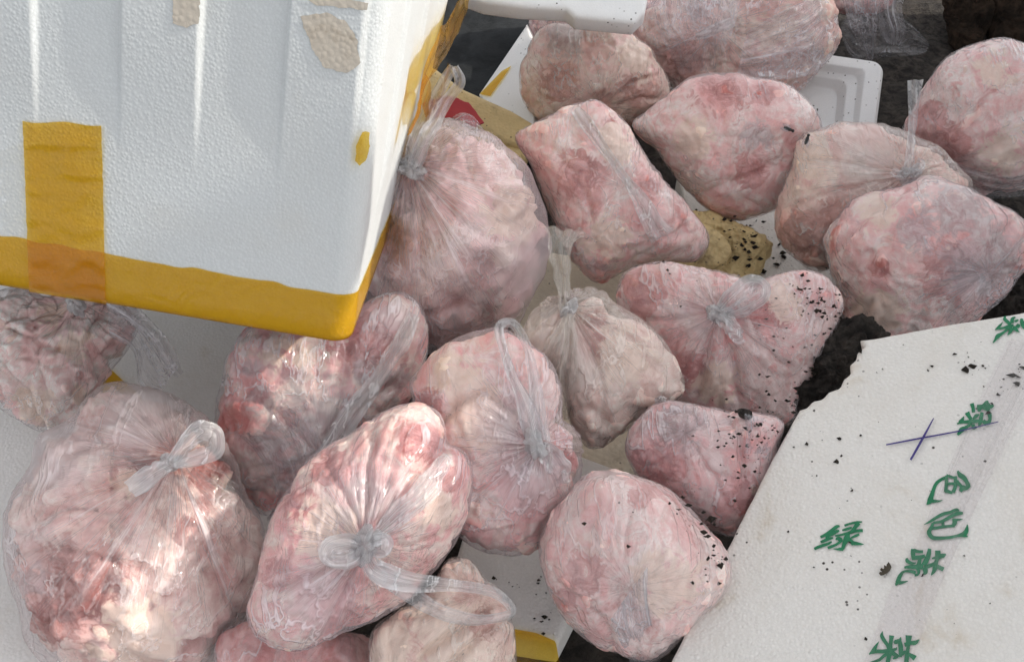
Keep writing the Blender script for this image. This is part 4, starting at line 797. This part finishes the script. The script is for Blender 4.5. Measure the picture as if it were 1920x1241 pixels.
ribbon(b11, [(1062, 470, .036), (1075, 455, .036), (1094, 440, .034)], [.012, .010, .014], M_LOOP_CREAM, seed=6, gather=.25, name='film_neck')
ribbon(b11, [(1068, 590, .014), (1050, 640, .012), (1020, 690, .010), (985, 690, .008)], [.012, .03, .045, .05], M_LOOP_CREAM, seed=9, gather=.25, name='film_fold')
ribbon(b11, [(1070, 590, .014), (1068, 650, .014), (1060, 720, .012), (1050, 780, .008)], [.012, .022, .03, .03], M_LOOP_CREAM, seed=12, gather=.25, name='film_fold')
b13 = bag('small puckered bag with soil specks beside the lettered lid', [(1170, 845), (1180, 795), (1205, 765), (1240, 750), (1300, 750), (1365, 768), (1425, 775), (1470, 792), (1460, 850), (1440, 900), (1420, 960), (1390, 1010), (1330, 1000), (1260, 950), (1200, 905)], (1285, 812), .17, .75, 16, dict(rosy, fat=(.80, .60, .57), grey=.2), dict(lo=0.15, hi=.5, tint=(.84, .76, .78), wrinkle=1.3), knotsize=0, pleat=.004, npl=30, crinkle=.003, tent=.003, spots=[(1262, 795, 55, 'grey'), (1230, 870, 60, 'red'), (1390, 930, 40, 'red')], creases=[([(1285, 812), (1240, 860), (1200, 880)], .006, 7), ([(1285, 812), (1330, 880), (1370, 960)], .007, 8), ([(1360, 770), (1395, 830), (1400, 930)], .012, 11), ([(1285, 812), (1330, 780)], .006, 7), ([(1230, 770), (1290, 770), (1320, 800)], .006, 7)])
ribbon(b13, [(1228, 752, .002), (1240, 748, .006), (1250, 750, .004)], [.006, .008, .005], M_KNOT, 'film_scrap', seed=2)
sheet(b13, [(1395, 775, .03), (1400, 810, .05), (1395, 850, .05)], [(1470, 790, .02), (1462, 812, .02), (1440, 850, .03)], seed=6)
crumbs(b13, [(1420, 830, 20, 40, 0.00272), (1400, 880, 20, 30, 0.00240), (1380, 800, 24, 26, 0.00208), (1440, 800, 14, 30, 0.00288), (1330, 830, 40, 18, 0.00176), (1400, 920, 20, 16, 0.00240)], b13.root, 12)
b14 = bag('smooth round bag with a red spot beside the lettered lid', [(1003, 1050), (1012, 990), (1040, 940), (1080, 902), (1130, 880), (1200, 888), (1275, 920), (1330, 970), (1365, 1022), (1370, 1075), (1345, 1130), (1295, 1190), (1240, 1235), (1185, 1245), (1130, 1215), (1080, 1180), (1040, 1130)], (1185, 1100), .17, .85, 17, dict(pale, cream=.25, redness=.02), dict(lo=0.19, hi=.52, tint=(.90, .80, .80), wrinkle=1.0, streak=.4), knotsize=0, chunk=.005, tent=.002, crinkle=.003, spots=[(1095, 1080, 45, 'red'), (1205, 930, 26, 'red'), (1255, 1095, 60, 'cream'), (1060, 1120, 25, 'red')], creases=[([(1120, 930), (1108, 1010)], .005, 7), ([(1180, 950), (1168, 1040)], .005, 7), ([(1130, 1160), (1150, 1235)], .010, 10), ([(1040, 1090), (1090, 1140), (1150, 1170)], .007, 10)])
sheet(b14, [(1145, 1160, .09), (1160, 1200, .07), (1180, 1235, .04), (1175, 1262, .02)], [(1215, 1060, .13), (1215, 1120, .10), (1225, 1180, .07), (1240, 1240, .03)], seed=7, amp=.010)
crumbs(b14, [(1320, 990, 14, 18, .0036), (1338, 1045, 12, 18, .0036), (1300, 950, 18, 14, .003), (1161, 942, 1, 1, .006), (1096, 981, 1, 1, .005), (1200, 975, 25, 8, .002), (1330, 1090, 14, 10, .003)], b14.root, 15)
b16 = bag('bag with grey patches under the corner of the foam box', [(398, 780), (405, 715), (428, 650), (470, 612), (560, 590), (650, 585), (705, 558), (750, 552), (785, 580), (803, 640), (798, 700), (770, 770), (700, 860), (600, 940), (500, 985), (455, 930), (415, 860)], (610, 855), .14, .75, 18, dict(rosy, grey=.35, redness=.08, fat=(.90, .68, .60)), dict(lo=0.05, hi=.5, tint=(.80, .78, .82), freq=6), knotsize=0, tent=.02, tentr=.8, chunk=.006, pleat=.006, spots=[(690, 635, 75, 'red'), (690, 700, 30, 'grey'), (488, 745, 36, 'grey'), (470, 690, 24, 'grey'), (735, 720, 36, 'grey'), (480, 860, 70, 'grey'), (530, 650, 50, 'cream'), (600, 800, 80, 'haze'), (740, 600, 50, 'haze')], creases=[([(605, 855), (640, 740), (655, 600)], .012, 14), ([(600, 860), (540, 800), (490, 760)], .008, 11), ([(610, 850), (680, 760), (760, 720)], .010, 12), ([(600, 870), (520, 900), (470, 930)], .010, 11)])
ribbon(b16, [(605, 860, .02), (650, 790, .02), (700, 720, .015), (745, 650, .012), (775, 590, .008)], [.03, .03, .022, .026, .02], M_LOOP, 'film_fold', seed=3, gather=.15)
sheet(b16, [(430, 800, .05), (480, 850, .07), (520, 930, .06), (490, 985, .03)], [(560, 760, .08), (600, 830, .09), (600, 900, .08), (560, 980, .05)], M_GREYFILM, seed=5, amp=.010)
b15 = bag('two lobed bag with a long upright loop at the centre', [(772, 745), (790, 695), (830, 652), (890, 622), (940, 614), (985, 635), (1025, 680), (1050, 730), (1050, 785), (1085, 822), (1092, 870), (1078, 940), (1045, 1000), (990, 1038), (930, 1042), (870, 1015), (820, 960), (790, 860)], (1003, 832), .20, .8, 19, dict(rosy, cream=.35, fat=(.82, .62, .57)), dict(lo=0.12, hi=.60, tint=(.91, .80, .83), freq=9), pleat=.008, npl=32, tent=.016, tentr=.6, chunk=.007, chunk_s=14, knotsize=.012, spots=[(900, 775, 60, 'cream'), (860, 705, 45, 'cream'), (880, 770, 16, 'red'), (1055, 860, 24, 'red'), (800, 760, 40, 'red'), (960, 800, 60, 'haze'), (990, 900, 60, 'haze')], creases=[([(772, 745), (820, 790), (850, 765), (900, 735), (960, 770), (1000, 828)], .016, 14), ([(1005, 830), (1050, 785)], .016, 12), ([(1000, 840), (930, 900), (860, 990)], .006, 9), ([(1005, 845), (1010, 920), (990, 1010)], .006, 9), ([(1010, 840), (1070, 860)], .008, 10)])
ribbon(b15, [(1003, 828, .012), (985, 760, .012), (958, 700, .014), (942, 650, .02), (938, 618, .03), (962, 614, .035), (985, 650, .03), (1000, 710, .018), (1008, 770, .012), (1006, 826, .012)], [.03, .022, .014, .010, .012, .012, .010, .014, .022, .03], seed=4, gather=.35, n=120)
ribbon(b15, [(1005, 835, .012), (1030, 855, .016), (1048, 880, .012), (1052, 905, .006)], [.014, .03, .03, .02], seed=8)
ribbon(b15, [(1000, 840, .010), (985, 880, .006), (978, 910, .004)], [.012, .014, .010], seed=10)
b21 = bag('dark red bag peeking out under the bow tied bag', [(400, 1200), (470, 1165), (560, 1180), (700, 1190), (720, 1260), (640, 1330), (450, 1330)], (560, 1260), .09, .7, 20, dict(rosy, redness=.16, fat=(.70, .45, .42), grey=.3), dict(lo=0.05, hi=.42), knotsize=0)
b20 = bag('tan skinned bag at the bottom edge', [(684, 1195), (720, 1150), (780, 1120), (815, 1070), (842, 1030), (880, 1040), (912, 1085), (950, 1112), (968, 1170), (976, 1240), (970, 1330), (840, 1370), (700, 1340), (685, 1260)], (890, 1120), .14, .75, 21, dict(tan, fat=(.86, .68, .57), pink=(.76, .49, .42), cream=.2), dict(lo=0.15, hi=.5, tint=(.84, .78, .74), wrinkle=1.4, streak=.5), knotsize=0, chunk=.006, crinkle=.0035, tent=.003, spots=[(820, 1180, 90, 'cream'), (900, 1170, 40, 'red'), (740, 1220, 50, 'cream')], creases=[([(760, 1250), (860, 1180), (950, 1118)], .014, 11), ([(820, 1270), (900, 1200), (965, 1160)], .012, 10), ([(720, 1160), (790, 1150), (880, 1110)], .008, 10), ([(840, 1040), (860, 1070), (900, 1090)], .008, 10)])
b19 = bag('clear bag of cut meat chunks under the box at left', [(-80, 640), (-60, 570), (0, 535), (100, 520), (190, 535), (240, 575), (257, 612), (238, 655), (205, 700), (182, 755), (158, 800), (100, 817), (40, 800), (0, 775), (-60, 730)], (140, 572), .17, .8, 22, dict(fat=(.92, .76, .71), pink=(.84, .54, .51), redness=.02), dict(lo=0.05, hi=.45, tint=(.78, .76, .76), wrinkle=1.), gap=.005, tent=.02, tentr=.5, chunk=.018, chunk_s=17, pleat=.005, knotsize=.010, spots=[(120, 655, 12, 'red'), (150, 705, 12, 'red'), (140, 650, 35, 'cream'), (150, 735, 18, 'cream'), (100, 590, 30, 'cream'), (60, 760, 40, 'cream'), (50, 640, 60, 'clear')])
sheet(b19, [(200, 560, .07), (250, 590, .05), (300, 640, .03), (334, 688, .01)], [(205, 630, .06), (250, 660, .03), (262, 720, .0), (292, 742, -.01)], seed=9, folds=10, amp=.010)
ribbon(b19, [(210, 568, .03), (255, 600, .03), (295, 640, .03), (325, 690, .02), (335, 702, .02)], [.03, .025, .02, .022, .012], seed=5, gather=.4, name='film_tail')
b18 = bag('largest bag with a white bow knot at lower left', [(2, 1010), (18, 930), (48, 872), (62, 815), (115, 785), (165, 735), (215, 714), (285, 728), (345, 755), (400, 800), (440, 862), (458, 925), (492, 985), (490, 1060), (470, 1140), (430, 1210), (370, 1290), (240, 1320), (130, 1290), (60, 1220), (25, 1130)], (322, 868), .15, .85, 23, dict(fat=(.84, .65, .58), pink=(.72, .42, .38), redness=.07, scale=.75, cream=.25), dict(lo=0.12, hi=.62, tint=(.91, .82, .82), streak=1.3, freq=9, wrinkle=.8), gap=.008, tent=.035, tentr=.6, pleat=.008, npl=30, chunk=.018, chunk_s=12, knotsize=.009, n=260, spots=[(150, 1110, 100, 'red'), (90, 1160, 60, 'red'), (60, 1090, 40, 'grey'), (255, 885, 30, 'red'), (400, 880, 45, 'red'), (425, 905, 26, 'cream'), (250, 1190, 80, 'cream'), (230, 900, 36, 'cream'), (360, 1000, 40, 'red'), (120, 860, 70, 'haze'), (260, 790, 70, 'haze'), (150, 1130, 90, 'clear'), (400, 880, 40, 'clear')], creases=[([(318, 872), (230, 900), (120, 930), (40, 1000)], .016, 13), ([(322, 876), (310, 980), (300, 1080)], .010, 10), ([(326, 874), (410, 970), (480, 1060)], .012, 12), ([(316, 866), (200, 830), (90, 850)], .010, 11), ([(330, 866), (400, 850), (445, 900)], .012, 12), ([(60, 1040), (160, 1040), (330, 1090)], .012, 12)])
ribbon(b18, [(320, 868, .02), (345, 838, .03), (372, 815, .035), (398, 818, .035), (400, 845, .03), (375, 860, .025), (324, 872, .02)], [.014, .022, .026, .022, .022, .02, .012], M_KNOT, seed=3, gather=.25, name='bow')
ribbon(b18, [(318, 872, .02), (292, 885, .03), (265, 905, .03), (245, 920, .025)], [.012, .02, .024, .020], M_KNOT, seed=5, gather=.25, name='bow')
b17 = bag('bow tied bag with a long loose loop at the bottom centre', [(466, 1130), (485, 1065), (500, 985), (540, 905), (600, 845), (680, 793), (735, 766), (790, 758), (825, 778), (834, 828), (868, 855), (884, 900), (868, 980), (832, 1042), (785, 1105), (730, 1150), (650, 1190), (560, 1220), (500, 1208), (472, 1175)], (684, 1022), .215, .75, 24, dict(rosy, fat=(.86, .66, .58), redness=.06), dict(lo=0.10, hi=.62, tint=(.91, .81, .84), streak=1.3, freq=10), pleat=.009, npl=34, tent=.018, tentr=.6, chunk=.0045, knotsize=.013, n=260, spots=[(520, 1070, 34, 'red'), (620, 880, 40, 'red'), (790, 830, 45, 'red'), (845, 900, 30, 'red'), (560, 950, 40, 'red'), (650, 1170, 50, 'red'), (820, 960, 40, 'cream'), (600, 1000, 60, 'cream'), (690, 930, 70, 'haze'), (600, 1110, 80, 'haze')], creases=[([(684, 1018), (690, 900), (705, 790)], .010, 9), ([(688, 1018), (770, 900), (833, 832)], .018, 13), ([(680, 1026), (570, 1085), (472, 1120)], .012, 10), ([(684, 1030), (640, 1120), (600, 1205)], .009, 9), ([(684, 1016), (640, 920), (600, 860)], .007, 8), ([(692, 1024), (790, 1020), (850, 990)], .006, 8)])
ribbon(b17, [(680, 1022, .014), (655, 1015, .025), (625, 1020, .03), (615, 1038, .028), (632, 1050, .025), (662, 1044, .02), (682, 1028, .014)], [.014, .02, .02, .018, .018, .018, .012], M_KNOT, seed=3, gather=.3, name='bow')
ribbon(b17, [(690, 1020, .014), (708, 1010, .028), (722, 1015, .03), (716, 1030, .026), (694, 1030, .016)], [.012, .016, .016, .014, .012], M_KNOT, seed=5, gather=.3, name='bow')
ribbon(b17, [(686, 1030, .016), (702, 1065, .03), (760, 1085, .045), (840, 1090, .06), (905, 1100, .065), (938, 1125, .065), (935, 1142, .062), (880, 1150, .06), (820, 1138, .05), (760, 1105, .04), (702, 1060, .025)], [.015, .024, .018, .015, .012, .010, .010, .015, .018, .022, .020], seed=8, gather=.2, n=140)
ribbon(b17, [(690, 1015, .012), (745, 965, .010), (800, 915, .010), (838, 855, .008)], [.012, .024, .026, .014], M_LOOP, seed=11, gather=.2, name='film_fold')

# flies on the bags
def fly(f, px, py, ang, label):
    p = f.surf(px, py, .006); root = empty('fly', p); tag(root, label, 'fly', 'flies on the bags')
    d = f.ax * math.cos(ang) + f.ay * math.sin(ang); s = np.cross(f.nz, d)
    def ell(name, c, r, mat):
        V = []; n, m = 9, 12
        for i in range(n):
            for j in range(m):
                th, ph = math.pi * i / (n - 1), 2 * math.pi * j / m
                V.append(p + d * (c[0] + r[0] * math.cos(th)) + s * (c[1] + r[1] * math.sin(th) * math.cos(ph)) + f.nz * (c[2] + r[2] * math.sin(th) * math.sin(ph)))
        mesh(name, V, gridfaces(n, m, True), mat, root)
    ell('body', (0, 0, 0), (.0065, .0028, .0026), M_FLY); ell('head', (.0075, 0, 0), (.0022, .0024, .002), M_FLY)
    for sg in (-1, 1): ell('wing', (-.004, .003 * sg, .002), (.006, .0022, .0003), M_GREYFILM)
fly(b4, 1477, 242, -.4, 'fly on the right side of the pale flat bag')
fly(b5, 1513, 264, 1.3, 'fly on the left corner of the bag with the tall upright handle')

# pebble between bags
rough_lump('pebble', [(1382, 768), (1395, 764), (1408, 770), (1412, 782), (1400, 786), (1386, 782)], .225, .8, M_SOIL, 2, 'small dark pebble between the heart shaped bag and the small puckered bag', 'pebble', amp=.002, freq=60)
for o in list(bpy.data.objects):
    for k in ('org', 'pl'):
        if k in o: del o[k]
